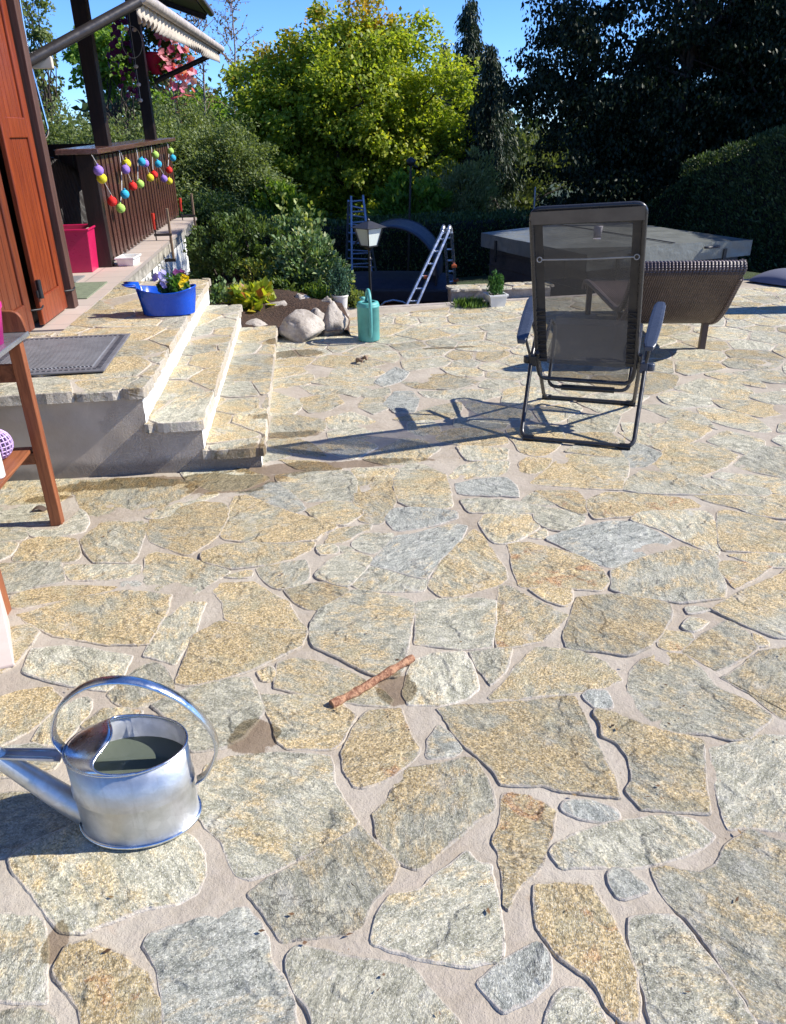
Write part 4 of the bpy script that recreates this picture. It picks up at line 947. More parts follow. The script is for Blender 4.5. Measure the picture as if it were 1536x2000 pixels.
U([(-.255, -.02, .35), (-.262, .42, .475), (-.235, .45, .44), (-.225, .20, .135), (.225, .20, .14), (.235, .45, .44), (.255, .42, .475), (.25, -.02, .36)], 'seat_frame', .05, .0105)
q = MB(); q.grid(lambda u, v: (-.215+.43*u, .43-.20*v, .45-.28*v), 6, 8); q.build('leg_mesh', M_MESH, ch)
q = MB(); q.tube([(-.15, .20, .136), (.15, .20, .139)], .017, 10); q.build('foam_sleeve', M_PLAS, ch)
def armrest(sx):
    c0, c1 = Vector((sx*.325-.02 if sx > 0 else sx*.345, -.16, .475)), Vector((sx*.345-.005, .24, .625))
    n = 14; top = []; 
    q = MB()
    def row(t, dz, k): 
        c = c0.lerp(c1, t); w_ = (.030+.006*math.sin(t*math.pi))*(1 if .06 < t < .94 else .72); return [(c.x-w_*k, c.y, c.z+dz), (c.x-w_*.5*k, c.y, c.z+dz+.004*(dz > 0)), (c.x+w_*.5*k, c.y, c.z+dz+.004*(dz > 0)), (c.x+w_*k, c.y, c.z+dz)]
    vs = []; 
    for i in range(n): vs += row(i/(n-1), .012, 1)+row(i/(n-1), -.010, .86)[::-1]
    fs = []
    for i in range(n-1):
        for k in range(8): fs.append((i*8+k, i*8+(k+1) % 8, (i+1)*8+(k+1) % 8, (i+1)*8+k))
    q.add(vs, fs+[tuple(range(8))[::-1], tuple(range((n-1)*8, n*8))]); o = q.build('armrest', M_ARMR, ch, bevel=.004)
    k = MB(); k.tube([(sx*.298, -.03, .33), c0.lerp(c1, .25)-Vector((0, 0, .01))], .008, 8); k.tube([(sx*.300, .10, .44), c0.lerp(c1, .75)-Vector((0, 0, .01))], .009, 8); k.build('arm_strut', M_TUBE, ch)
    k = MB(); k.box(sx*.292-.020, sx*.292+.020, -.045, .03, .315, .375); k.lathe([(.001, -.02), (.024, -.02), (.024, .02), (.001, .02)], (sx*.325, -.01, .345), 12); k.build('pivot_clamp', M_ARMR if sx > 0 else M_PLAS, ch, bevel=.006)
armrest(1); armrest(-1)

# ------------------------------------------------------------------ wicker sun lounger
M_WICK = mat_wicker('brown_wicker', (.045, .028, .022), (.115, .078, .064), 21., .50)
M_WICKT = mat_wicker('brown_wicker_rim', (.06, .045, .045), (.17, .13, .13), 14.)
M_FRM = simple('brown_powder_coat', (.075, .045, .038), .4)
lg = thing('sun_lounger', 'brown wicker sun lounger with raised back, standing behind the mesh chair', 'sun lounger', (2.57, 5.45, 0), R(-9))
W2 = .335
back = [(-.50, .625), (-.40, .50), (-.27, .34), (-.13, .235), (.02, .19)]
def sl2(u, v, path, dz=0.): 
    t = v*(len(path)-1); i = min(int(t), len(path)-2); f = t-i; a, b_ = path[i], path[i+1]; return (-W2+2*W2*u, a[0]+(b_[0]-a[0])*f, a[1]+(b_[1]-a[1])*f+dz)
def smooth(path, n=20):
    out = []; m_ = len(path)
    for k in range(n+1):
        t = k/n*(m_-1); i = min(int(t), m_-2); f = t-i; p0, p1, p2, p3 = path[max(i-1, 0)], path[i], path[i+1], path[min(i+2, m_-1)]
        out.append(tuple(.5*((2*b)+(-a+c)*f+(2*a-5*b+4*c-d)*f*f+(-a+3*b-3*c+d)*f**3) for a, b, c, d in zip(p0, p1, p2, p3)))
    return out
bp = smooth(back)
q = MB(); q.grid(lambda u, v: sl2(u, v, bp), 20, 30); q.build('backrest', M_WICK, lg, solid=.012)
top = [(-.505, .625), (-.49, .675), (-.44, .685), (-.40, .65), (-.20, .40), (-.02, .30), (.30, .285), (1.0, .29), (1.30, .27), (1.36, .20)]
tp_ = smooth(top, 40)
q = MB(); q.grid(lambda u, v: sl2(u, v, tp_), 20, 60); q.build('seat', M_WICK, lg, solid=.010)
q = MB(); q.tube([(-W2-.01, -.47, .655)]+[(-W2+2*W2*i/20, -.47, .655) for i in range(21)]+[(W2+.01, -.47, .655)], [.030+.0035*(i % 2) for i in range(23)], 12)
q.build('head_roll', M_WICKT, lg)
q = MB()
for i in range(30): x = -W2+2*W2*i/29; q.tube([(x, -.49, .62), (x, -.505, .655), (x, -.485, .69), (x, -.45, .69)], .012, 6)
q.build('rim_weave', M_WICKT, lg)
for sx in (-1, 1):
    q = MB(); q.tube([(sx*W2, y, z) for y, z in bp[2:]], .017, 8); q.tube([(sx*W2, y, z) for y, z in tp_[8:]], .022, 8); q.build('side_rim', M_WICKT, lg)
    for y in (.0, 1.22):
        q = MB(); x = sx*(W2-.025); q.box(x-.022, x+.022, y-.022, y+.022, 0, .27); q.build('leg', M_FRM, lg, bevel=.003)
q = MB(); q.box(-W2+.03, W2-.03, -.02, .02, .20, .235); q.build('cross_bar', M_FRM, lg)

# ------------------------------------------------------------------ hot tub
M_COVER = simple('grey_vinyl_cover', (.17, .18, .165), .38, var=.12, scale=3, bump=.012, bscale=9)
M_SKIRT = simple('dark_tub_cladding', (.035, .036, .045), .5, var=.15)
n0, l0, r0_ = Vector((2.74, 7.62)), Vector((2.28, 9.75)), Vector((4.72, 8.22))
ex = (r0_-n0).normalized(); S = 2.08; ey = Vector((-ex.y, ex.x))
ht = thing('hot_tub', 'square dark grey hot tub under a tapered vinyl cover, behind the garden chairs', 'hot tub', (n0.x, n0.y, -.55), math.atan2(ex.y, ex.x))
HT = .55+.275
q = MB(); q.box(.05, S-.05, .05, S-.05, 0, HT-.02); q.build('cladding', M_SKIRT, ht, bevel=.04)
q = MB()
for i in range(1, 6): q.box(.045, .052, .05, S-.05, i*.14-.004, i*.14+.004); q.box(.05, S-.05, .042, .048, i*.14-.004, i*.14+.004)
q.build('panel_joint', M_BLACK, ht)
q = MB(); m_ = S/2
def cz(v): return .10+.035*(1-abs(2*v-1))
vs = []; nU, nV = 16, 16
q.grid(lambda u, v: (-.02+(S+.04)*u, -.02+(S+.04)*v, HT+cz(u)+.006*noise.noise(Vector((u*3, v*3, 0)))), 24, 24)
for (ax, ay, bx_, by) in ((0, 0, 1, 0), (1, 0, 1, 1), (1, 1, 0, 1), (0, 1, 0, 0)):
    q.grid(lambda u, v: ((ax+(bx_-ax)*u)*(S+.04)-.02+(.012*noise.noise(Vector((u*5, v*2, ax+7))) if v < .6 else 0)*(ay != by), (ay+(by-ay)*u)*(S+.04)-.02+(.012*noise.noise(Vector((u*5, v*2, ay+3))) if v < .6 else 0)*(ax != bx_), HT-.055+(.055+cz(ax+(bx_-ax)*u))*v), 24, 5)
q.build('cover', M_COVER, ht)
q = MB(); q.box(m_-.008, m_+.008, -.022, S+.02, HT+.138, HT+.146); q.build('cover_seam', M_SKIRT, ht)
for x in (.55, S-.55):
    q = MB(); q.tube(arc([(x-.09, -.03, HT+.07), (x-.08, -.06, HT+.072), (x+.08, -.06, HT+.072), (x+.09, -.03, HT+.07)], .02), .012, 8); q.build('handle', M_SKIRT, ht)
for x, y in ((-.03, .35), (-.03, S-.35)):
    q = MB(); q.box(x-.008, x+.006, y-.02, y+.02, HT-.16, HT+.05); q.box(x-.02, x+.004, y-.03, y+.03, HT-.19, HT-.14); q.build('strap', M_BLACK, ht)
for x in (.35, S-.35):
    q = MB(); q.box(x-.02, x+.02, -.035, -.022, HT-.16, HT+.04); q.box(x-.03, x+.03, -.045, -.022, HT-.19, HT-.14); q.build('strap', M_BLACK, ht)

# ------------------------------------------------------------------ galvanised watering can
def galv():
    s = N('galvanised_steel'); v = s.coord(); vo = s.n('TexVoronoi'); vo.inputs['Scale'].default_value = 34; s.l(v, vo.inputs[0])
    a = s.noise(v, 9, 5, .65)
    st_ = s.n('Mapping'); st_.inputs['Scale'].default_value = (40, 40, 4); s.l(v, st_.inputs[0]); b_ = s.noise(st_.outputs[0], 1.5, 4, .6)
    col = s.mix(s.ramp(a, .35, .65), (.56, .57, .56), (.76, .77, .77)); col = s.mix(s.ramp(b_, .55, .75, 0, .35), col, (.38, .37, .34))
    sp_ = s.n('SeparateColor'); s.l(vo.outputs['Color'], sp_.inputs[0]); col = s.mix(s.math('MULTIPLY', sp_.outputs[0], .28), col, (.40, .40, .385)); col = s.mix(s.ramp(s.noise(st_.outputs[0], 3.1, 4, .7), .60, .72, 0, .5), col, (.62, .60, .54))
    s.set(col=col, rough=s.ramp(a, .3, .7, .36, .54), metal=.82, nrm=s.bump(a, .004, .5)); return s.m
M_GALV = galv(); M_ZINC = simple('bright_zinc', (.66, .69, .73), .24, metal=1., var=.12, scale=20)
wc_ = thing('watering_can', 'galvanised oval watering can with hoop handle, half full, on the flagstones', 'watering can', (-.487, 1.425, .008), R(-3))
sa, sb, hc = .139, .098, .230
q = MB(); q.lathe([(.001, .004), (.97, .004), (1.0, .010), (1.0, .112), (1.022, .117), (1.0, .122), (1.022, .131), (1.0, .136), (1., hc), (.985, hc), (.985, .012), (.001, .012)], n=64, sx=sa, sy=sb); q.build('body', M_GALV, wc_)
q = MB(); q.tube([(sa*math.cos(t)*1.015, sb*math.sin(t)*1.015, .010) for t in [i*math.pi/32 for i in range(64)]], .0055, 8, closed=True); q.build('base_rim', M_ZINC, wc_)
q = MB(); q.tube([(sa*math.cos(t), sb*math.sin(t), hc) for t in [i*math.pi/32 for i in range(64)]], .0032, 8, closed=True); q.build('top_rim', M_ZINC, wc_)
wt_ = N('water'); wt_.set(col=(.10, .12, .095), rough=.04, spec=.6); q = MB(); q.lathe([(.001, .168), (.98, .168)], n=48, sx=sa, sy=sb); q.build('water', wt_.m, wc_)
q = MB()
def hood(u, v):
    t = R(72+216*u); ox, oy = sa*math.cos(t), sb*math.sin(t)
    c = .5-.5*math.cos(2*math.pi*u); ix, iy = (ox*(1-c)+(-.035)*c*1., oy*(1-.45*c) if c < 1 else 0)
    ix = ox+( -.030-ox)*c**.8; iy = oy*(1-.10*c)
    k = v; x, y = ox+(ix-ox)*k, oy+(iy-oy)*k*1.; return (x, y, hc+.002+.024*math.sin(min(1, k*1.0)*math.pi*.55)*c)
q.grid(hood, 40, 10); q.build('hood', M_ZINC, wc_, solid=.0015)
q = MB(); q.tube([hood(i/40, 1) for i in range(41)], .0028, 6); q.build('hood_rim', M_ZINC, wc_)
hp = smooth([(-.140, 0, .218), (-.158, 0, .27), (-.125, 0, .355), (-.045, 0, .412), (.05, 0, .413), (.14, 0, .36), (.198, 0, .27), (.205, 0, .20), (.175, 0, .13), (.146, 0, .105)], 44)
q = MB(); wv = .016; vs = []
for i, p in enumerate(hp):
    a, b_ = Vector(hp[max(i-1, 0)]), Vector(hp[min(i+1, len(hp)-1)]); t = (b_-a).normalized(); nn = Vector((-t.z, 0, t.x)); p = Vector(p)
    for w_, o_ in ((-wv, -.002), (-wv*.6, .0025), (0, .0035), (wv*.6, .0025), (wv, -.002), (wv*.9, -.004), (0, .001), (-wv*.9, -.004)): vs.append(tuple(p+Vector((0, w_, 0))+nn*o_))
n8 = len(hp); q.add(vs, [(i*8+k, i*8+(k+1) % 8, (i+1)*8+(k+1) % 8, (i+1)*8+k) for i in range(n8-1) for k in range(8)], True); q.build('handle', M_ZINC, wc_)
q = MB(); q.tube([(-.128, 0, .035), (-.17, 0, .072), (-.285, 0, .205), (-.40, 0, .34), (-.46, 0, .385)], [.036, .031, .022, .015, .014], 20); q.build('spout', M_GALV, wc_)
q = MB(); q.hexa([(-.148, -.022, .208), (-.148, .022, .208), (-.285, .016, .222), (-.285, -.016, .222), (-.148, -.022, .212), (-.148, .022, .212), (-.285, .016, .226), (-.285, -.016, .226)]); q.tube([(-.16, .011, .213), (-.27, .008, .225), (-.27, -.008, .225), (-.16, -.011, .213)], .002, 5, closed=True); q.build('spout_brace', M_GALV, wc_)

# ------------------------------------------------------------------ turquoise plastic watering can
M_TURQ = simple('turquoise_plastic', (.095, .36, .34), .45, var=.15, scale=8)
gc = G(723, 670); gw = thing('watering_can', 'tall turquoise plastic watering can with a looped handle, by the boulders', 'watering can', (gc.x, gc.y+.085, .004), R(4))
rr_ = .088
q = MB(); q.lathe([(.001, .002), (.080, .002), (.086, .01), (.087, .26), (.091, .263), (.091, .272), (.087, .276), (.087, .285), (.080, .298), (.062, .303), (.052, .300), (.050, .292), (.070, .285), (.078, .27), (.078, .02), (.001, .02)], n=40); q.build('body', M_TURQ, gw)
q = MB(); q.tube(smooth([(0, -.084, .045), (0, -.112, .10), (0, -.128, .20), (0, -.125, .30), (0, -.085, .375), (0, -.02, .392), (0, .04, .36), (0, .066, .292)], 30), .0135, 12); q.build('handle', M_TURQ, gw)
q = MB(); q.tube([(0, .07, .04), (0, .14, .10), (0, .22, .19), (0, .29, .26)], [.024, .018, .014, .013], 12); q.lathe([(.012, 0), (.03, .025), (.001, .03)], (0, .29, .255), 12); q.build('spout', M_TURQ, gw)

# ------------------------------------------------------------------ potting table at the left edge
M_ACA = mat_wood('oiled_acacia', (.18, .050, .020), (.34, .115, .045), .42)
M_ACAX = mat_wood('oiled_acacia_y', (.17, .052, .022), (.33, .12, .05), .42, 'Y')
ptb = G(124, 1024); px_, py_ = ptb.x-.025, ptb.y+.01
tb = thing('potting_table', 'oiled wooden potting table with a grey metal top, cut by the left picture edge', 'table', (px_, py_, 0))
L1 = -1.05; yn = -.70
for x in (0, L1):
    for y in (0, yn):
        q = MB(); q.box(x-.024, x+.024, y-.022, y+.022, 0, .80); q.build('leg', M_ACA, tb, bevel=.003)
q = MB(); q.box(L1-.03, .045, yn-.04, .045, .803, .822); q.build('tabletop', simple('galvanised_top', (.36, .38, .41), .3, metal=.7, var=.15), tb, bevel=.003)
q = MB(); pts = arc([(-1.08, 0, .822), (-1.08, 0, .915), (.030, 0, .905), (.043, 0, .823)], .045); q.add([(p.x, .024, p.z) for p in pts]+[(p.x, .045, p.z) for p in pts], [tuple(range(len(pts))), tuple(range(len(pts), 2*len(pts)))[::-1]]+[(i, i+len(pts), (i+1) % len(pts)+len(pts), (i+1) % len(pts)) for i in range(len(pts))]); q.build('back_guard', M_ACA, tb, bevel=.003)
for y in (0, yn):
    q = MB(); q.box(L1+.024, -.024, y-.012, y+.012, .635, .705); q.build('apron', M_ACAX, tb, bevel=.002)
    q = MB(); q.box(L1+.024, -.024, y-.015, y+.015, .285, .335); q.build('shelf_rail', M_ACAX, tb, bevel=.002)
for i in range(8):
    x = -.072-i*.128; q = MB(); q.box(x-.038, x+.038, yn-.02, .022, .337, .352); q.build('slat', M_ACAX, tb, bevel=.003)
pb = P(-8, 690, py_-.12); po = MB(); po.lathe([(.001, 0), (.060, 0), (.078, .125), (.082, .13), (.082, .145), (.074, .145), (.070, .12), (.001, .11)], n=28)
tag(po.build('flower_pot', simple('magenta_plastic', (.62, .02, .25), .35), loc=(P(-22, 690, py_-.16).x, py_-.16, .823)), 'magenta plastic flower pot standing on the potting table', 'flower pot')
ba = P(-13, 846, py_-.10); ob = MB(); bc = (0, 0, .075)
for k in range(10):
    a = k*math.pi/10; ob.tube([(.060*math.cos(a)*math.sin(t), .060*math.sin(a)*math.sin(t), .060+.060*math.cos(t)) for t in [i*math.pi/10 for i in range(20)]], .0035, 5, closed=True)
for k in range(1, 10):
    t = k*math.pi/10; ob.tube([(.060*math.sin(t)*math.cos(a), .060*math.sin(t)*math.sin(a), .060+.060*math.cos(t)) for a in [i*math.pi/10 for i in range(20)]], .0030, 5, closed=True)
tag(ob.build('lattice_ball', simple('lilac_plastic', (.50, .36, .62), .4), loc=(ba.x-.0, py_-.10, .353)), 'lilac plastic lattice ball on the shelf of the potting table', 'ball')
bt = MB(); bt.lathe([(.001, 0), (.026, 0), (.030, .006), (.030, .10), (.022, .125), (.012, .135), (.012, .155), (.001, .157)], n=20)
bo = P(-8, 915, py_-.33); tag(bt.build('bottle', simple('white_bottle', (.74, .74, .70), .35), loc=(P(-13, 900, py_-.30).x, py_-.30, .353)), 'white plastic bottle in front of the lilac ball', 'bottle')
g1 = G(31, 1305); wb = MB(); wb.hexa([(-.5, -.16, 0), (.0, 0, 0), (-.10, .26, 0), (-.6, .12, 0), (-.5, -.16, .012), (0, 0, .012), (-.10, .26, .17), (-.6, .12, .17)])
tag(wb.build('cardboard_box', simple('pale_cardboard', (.58, .47, .41), .8, var=.06), loc=(g1.x, g1.y, .006), bevel=.004), 'pale pinkish cardboard leaning under the potting table', 'cardboard')

# ------------------------------------------------------------------ blue boat-shaped planter with pansies
M_BLUE = simple('blue_plastic', (.004, .075, .52), .28, var=.05)
b0, b1 = G(279, 621, Z3), G(370, 618, Z3)
bp_ = thing('boat_planter', 'bright blue whale-shaped plastic planter of pansies on the stone landing', 'planter', ((b0.x+b1.x)/2, (b0.y+b1.y)/2+.10, Z3+.006), R(-1)); bp_.scale = (1, 1, 1.28)
half = [(-.245, .072, .145), (-.225, .055, .140), (-.235, .018, .134)]
prof = [(-.262, .030, .152), (-.240, .068, .150), (-.205, .060, .140), (-.170, .048, .132), (-.135, .085, .125), (-.08, .108, .118), (0, .118, .110), (.08, .116, .112), (.14, .100, .120), (.185, .062, .128), (.205, .0, .130)]
prof = smooth(prof, 40)
top_l = [(x, -w_, z) for x, w_, z in prof]+[(x, w_, z) for x, w_, z in prof[-2::-1]]+[(-.225, .008, .146), (-.225, -.008, .146)]
def shrink(pts, sx, sy, z=None, mn=-.17): return [(max(x, mn)*sx if x < 0 else x*sx, y*sy if x > -.17 else y*sy*.85, z if z is not None else pz) for x, y, pz in pts]
rings = [shrink(top_l, .86, .80, 0), shrink(top_l, .95, .93, .085), shrink(top_l, .975, .95, None, -.18), top_l, [(x, y, z+.006) for x, y, z in top_l], shrink(top_l, .95, .91, None, -.18), shrink(top_l, .84, .78, .012)]
rings[2] = [(x, y, z-.003) for x, y, z in rings[2]]; rings[5] = [(x, y, z+.004) for x, y, z in rings[5]]
n = len(top_l); q = MB(); q.add([p for r in rings for p in r], [(i*n+k, i*n+(k+1) % n, (i+1)*n+(k+1) % n, (i+1)*n+k) for i in range(len(rings)-1) for k in range(n)], True)
q.add(rings[0], [tuple(range(n))[::-1]]); q.build('tub', M_BLUE, bp_)
M_SOIL = simple('soil', (.055, .030, .018), .95, var=.5, scale=40, bump=.02, bscale=60)
q = MB(); q.add(shrink(top_l, .88, .82, .07), [tuple(range(n))]); q.build('soil', M_SOIL, bp_)
g = np.random.default_rng(8)
C, dr, _ = clumped(g, 1500, 34, ell((.065, 0, .12), (.10, .075, .06), .1), .034)
foliage('foliage', [leaves(g, C, .030, aspect=.7)], mat_leaf('pansy_leaf', [(.03, .09, .015), (.06, .16, .03), (.14, .24, .05)]), bp_)
def box_pts(gn, n, lo, hi): return gn.uniform(lo, hi, (n, 3))
blooms(g, box_pts(g, 18, (-.03, -.08, .15), (.09, .05, .20)), .024, 'violet_flower', mat_leaf('violet_petals', [(.16, .13, .55), (.35, .32, .75), (.62, .58, .80)], .3), bp_)
blooms(g, box_pts(g, 10, (.11, -.06, .13), (.16, .03, .19)), .023, 'yellow_flower', mat_leaf('yellow_petals', [(.80, .55, .01), (.85, .66, .02)], .3), bp_)
blooms(g, box_pts(g, 6, (.08, .0, .185), (.14, .05, .21)), .021, 'plum_flower', mat_leaf('plum_petals', [(.16, .03, .14), (.28, .08, .24)], .3), bp_)

# ------------------------------------------------------------------ small things lying on the paving
a, b_ = G(648, 1378, .012), G(806, 1288, .012)
M_STK = N('peeling_bark')
def _stk():
    s = M_STK; v = s.coord(); mp = s.n('Mapping'); mp.inputs['Scale'].default_value = (1, 1, 1); s.l(v, mp.inputs[0])
    a = s.noise(v, 60, 5, .7); s.set(col=s.mix(s.ramp(a, .4, .6), (.22, .09, .045), (.50, .27, .15)), rough=.75, nrm=s.bump(a, .01, 1.)); return s.m
_stk(); q = MB(); d = b_-a
q.tube([a+d*t+Vector((.003*math.sin(t*9), .004*math.cos(t*7), .004*t)) for t in [i/14 for i in range(15)]], [.013+.0018*math.sin(i*2.1)+.001*math.cos(i*5) for i in range(15)], 9)
tag(q.build('stick', M_STK.m), 'short peeling reddish brown stick lying on the flagstones', 'stick')
c = G(710, 706, .008); q = MB(); q.tube([c+Vector((.045*math.cos(t)*(.5+t/7), .05*math.sin(t)*(.6+t/9)-.0, .012+.012*math.sin(t*2))) for t in [i*.35 for i in range(14)]], [.008+.008*abs(math.sin(i*.8)) for i in range(14)], 7)
tag(q.build('dry_root', simple('dry_root', (.22, .15, .10), .8, bump=.01)), 'curled dry brown root lying on the paving beyond the steps', 'root')
c = G(85, 996, .008); q = MB(); q.grid(lambda u, v: (c.x-.045+.09*u, c.y-.012+.03*v*math.sin(math.pi*u), c.z+.012*math.sin(u*6)+.008*v), 10, 3)
tag(q.build('dead_leaf', simple('dead_leaf', (.07, .045, .03), .7)), 'curled dead dark leaf on the paving beside the table leg', 'leaf')

# ------------------------------------------------------------------ boulders
M_ROCK = N('granite')
def _rock():
    s = M_ROCK; v = s.n('NewGeometry').outputs['Position']
    a = s.noise(v, 7, 5, .65); b_ = s.noise(v, 30, 5, .7); c_ = s.noise(v, 150, 2, .7)
    col = s.mix(s.ramp(a, .35, .65), (.30, .26, .22), (.52, .47, .41)); col = s.mix(s.ramp(b_, .5, .7, 0, .5), col, (.44, .41, .37)); col = s.mix(s.ramp(c_, .4, .3, 0, .6), col, (.06, .055, .05))
    s.set(col=col, rough=.85, nrm=s.bump(s.math('ADD', s.math('MULTIPLY', a, .6), s.math('MULTIPLY', b_, .5)), .03, 1.)); return s.m
_rock()
def boulder(px, py, wpx, hm, depth, seed, label, z=0., point=0., sx=1.):
    g = G(px, py, z); dist = math.hypot(g.x, g.y); wd = wpx/F*math.hypot(dist, 1.5)
    bm = bmesh.new(); bmesh.ops.create_icosphere(bm, subdivisions=4, radius=1)
    for v in bm.verts:
        p = v.co.copy(); n1 = noise.noise(p*1.1+Vector((seed, 0, 0))); n2 = noise.noise(p*2.7+Vector((0, seed, 0))); n3 = noise.noise(p*7+Vector((0, 0, seed)))
        d_ = 1+.38*n1+.20*n2+.08*n3
        for k in range(11):     # broken flat faces
            fn = Vector((math.sin(seed*3+k*2.1), math.cos(seed+k*1.7), .9*math.sin(k*2.9+seed))).normalized(); dd = p.dot(fn)
            if dd*d_ > .70: d_ = .70/dd+.06*(d_-.70/dd)
        d_ += .035*noise.noise(p*5+Vector((1, 2, seed)))+.02*noise.noise(p*13+Vector((seed, 2, 5))); p *= d_; q_ = max(0, p.z); v.co = Vector((p.x*wd/2*(1-point*q_), p.y*depth/2*(1-point*q_*.5), (p.z*.62+.38)*hm))
    me = D.meshes.new('boulder'); bm.to_mesh(me); bm.free(); me.polygons.foreach_set('use_smooth', [True]*len(me.polygons)); me.materials.append(M_ROCK.m)
    o = D.objects.new('boulder', me); COL.objects.link(o); o.location = (g.x, g.y+depth*.42, z-.02); o.rotation_euler.z = .3*math.sin(seed)
    return tag(o, label, 'boulder', 'boulders edging the rock garden')
boulder(588, 670, 98, .25, .40, 2.2, 'large rounded grey boulder beside the far end of the lowest step')
boulder(656, 658, 66, .27, .36, 5.1, 'pointed grey boulder just left of the turquoise watering can', point=.45)
boulder(622, 645, 50, .17, .40, 7.7, 'pale boulder wedged between the large rounded one and the pointed one')
boulder(548, 612, 95, .12, .34, 3.4, 'long pale sloping slab behind the large rounded boulder', z=.06, point=.2)
boulder(590, 605, 42, .15, .24, 9.2, 'small speckled boulder in front of the leafy shrub', z=.06)
boulder(565, 596, 34, .10, .2, 4.4, 'smallest grey boulder, left of the speckled one', z=.08)
boulder(640, 612, 38, .16, .25, 6.1, 'dark round boulder left of the white conifer pot', z=.03)
boulder(495, 650, 70, .10, .34, 1.3, 'low grey boulder behind the top of the lowest step', z=.02)
boulder(671, 622, 30, .10, .2, 8.4, 'reddish boulder right of the white conifer pot', z=.0)
# soil of the bed
def bedz(x, y): return .05+.08*noise.noise(Vector((x*1.6, y*1.6, 2)))+.012*noise.noise(Vector((x*19, y*19, 0)))+.10*math.exp(-((x+.6)**2+(y-7.6)**2))-max(0, y-8.4)*.40-max(0, x-.30)*1.8
q = MB(); q.grid(lambda u, v: (-1.66+2.4*u, 6.28+4.2*v, bedz(-1.66+2.4*u, 6.28+4.2*v)), 60, 90); tag(q.build('flower_bed', M_SOIL), None, None, kind='structure')
# rendered low wall with stone cap
w1, w2 = P(880, 592, 7.62), P(1040, 580, 7.66)
lw = thing('low_wall', 'low rendered garden wall capped with flat stones, left of the hot tub', 'wall')
q = MB(); q.box(w1.x, w2.x+.15, 7.56, 7.74, -.6, .085); q.build('wall', M_CONC, lw)
pv = Paving(); crazy(pv, [(w1.x-.02, 7.53), (w2.x+.2, 7.53), (w2.x+.2, 7.80), (w1.x-.02, 7.80)], .085, .018, random.Random(9), .34, .006, (), .008, 'GGTM', base=0.002, tilt=.02); pv.build('capstones', M_STONE, lw)

# ------------------------------------------------------------------ garden below the patio
LZ = -.62
M_LADB = simple('blue_grey_aluminium', (.22, .27, .36), .35, metal=.55, var=.15)
M_LADA = simple('aluminium', (.50, .53, .58), .3, metal=.75, var=.15)
M_ORG = simple('orange_plastic', (.60, .13, .03), .5)
def ladder(mt, parent, a0, a1, b0, b1, n, rw=.03, rd=.055, first=.12, last=.96, rung=.014, names=('rail', 'rung')):
    """rails a0-a1 and b0-b1 (bottom to top) with n rungs"""
    a0, a1, b0, b1 = map(Vector, (a0, a1, b0, b1))
    for p, q_ in ((a0, a1), (b0, b1)): q = MB(); q.bar(p, q_, rw, rd, up=(0, 1, 0)); q.build('rail', mt, parent, bevel=.004)
    for i in range(n): t = first+(last-first)*i/(n-1); q = MB(); q.tube([a0.lerp(a1, t), b0.lerp(b1, t)], rung, 8); q.build('rung', mt, parent)
def rel(o, p): return (p.x-o.x, p.y-o.y, p.z-o.z)
o1 = Vector((.75, 11.2, LZ)); l1 = thing('step_ladder', 'tall blue-grey trestle ladder standing on the lawn behind the lamp post', 'ladder', o1)
def at1(px, py, y): return rel(o1, P(px, py, y))
def ext(a, b_, z): a, b_ = Vector(a), Vector(b_); t = (z-a.z)/(b_.z-a.z); return a+(b_-a)*t
for (ta, ba, tb_, bb, y0, y1, n) in (((686, 383), (688, 540), (709, 381), (727, 540), 11.25, 11.0, 8), ((681, 392), (676, 540), (712, 400), (740, 560), 11.35, 11.9, 8)):
    A0, A1 = at1(*ba, y1), at1(*ta, y0); B0, B1 = at1(*bb, y1), at1(*tb_, y0)
    ladder(M_LADB, l1, ext(A0, A1, .0), A1, ext(B0, B1, .0), B1, n+2, .028, .05, .06, .95, .012)
o2 = Vector((1.35, 9.0, LZ)); l2 = thing('folding_ladder', 'silver telescopic ladder folded out into an A with orange locks', 'ladder', o2)
def at2(px, py, y): return rel(o2, P(px, py, y))
for (ta, ba, tb_, bb, y0, y1, n) in (((864, 452), (792, 600), (876, 452), (812, 600), 9.0, 8.6, 9), ((868, 452), (876, 560), (882, 452), (890, 560), 9.05, 9.5, 8)):
    A0, A1 = at2(*ba, y1), at2(*ta, y0); B0, B1 = at2(*bb, y1), at2(*tb_, y0)
    ladder(M_LADA, l2, ext(A0, A1, .0), A1, ext(B0, B1, .0), B1, n, .026, .06, .05, .93, .012)
for (c0, c1) in (((864, 452), (869, 452)), ((876, 452), (881, 452))):
    a, b_ = Vector(at2(*c0, 9.0)), Vector(at2(*c1, 9.05)); q = MB(); q.tube([a+Vector((-.0, 0, -.02)), a+Vector((.0, 0, .02)), (a+b_)/2+Vector((0, 0, .05)), b_+Vector((0, 0, .02)), b_+Vector((0, 0, -.02))], .022, 8); q.build('hinge', M_LADA, l2)
for p in (at2(832, 540, 8.8), at2(886, 519, 9.3), at2(890, 546, 9.45)):
    q = MB(); q.box(p[0]-.03, p[0]+.03, p[1]-.05, p[1]-.015, p[2]-.018, p[2]+.018); q.build('lock', M_ORG, l2, bevel=.005)
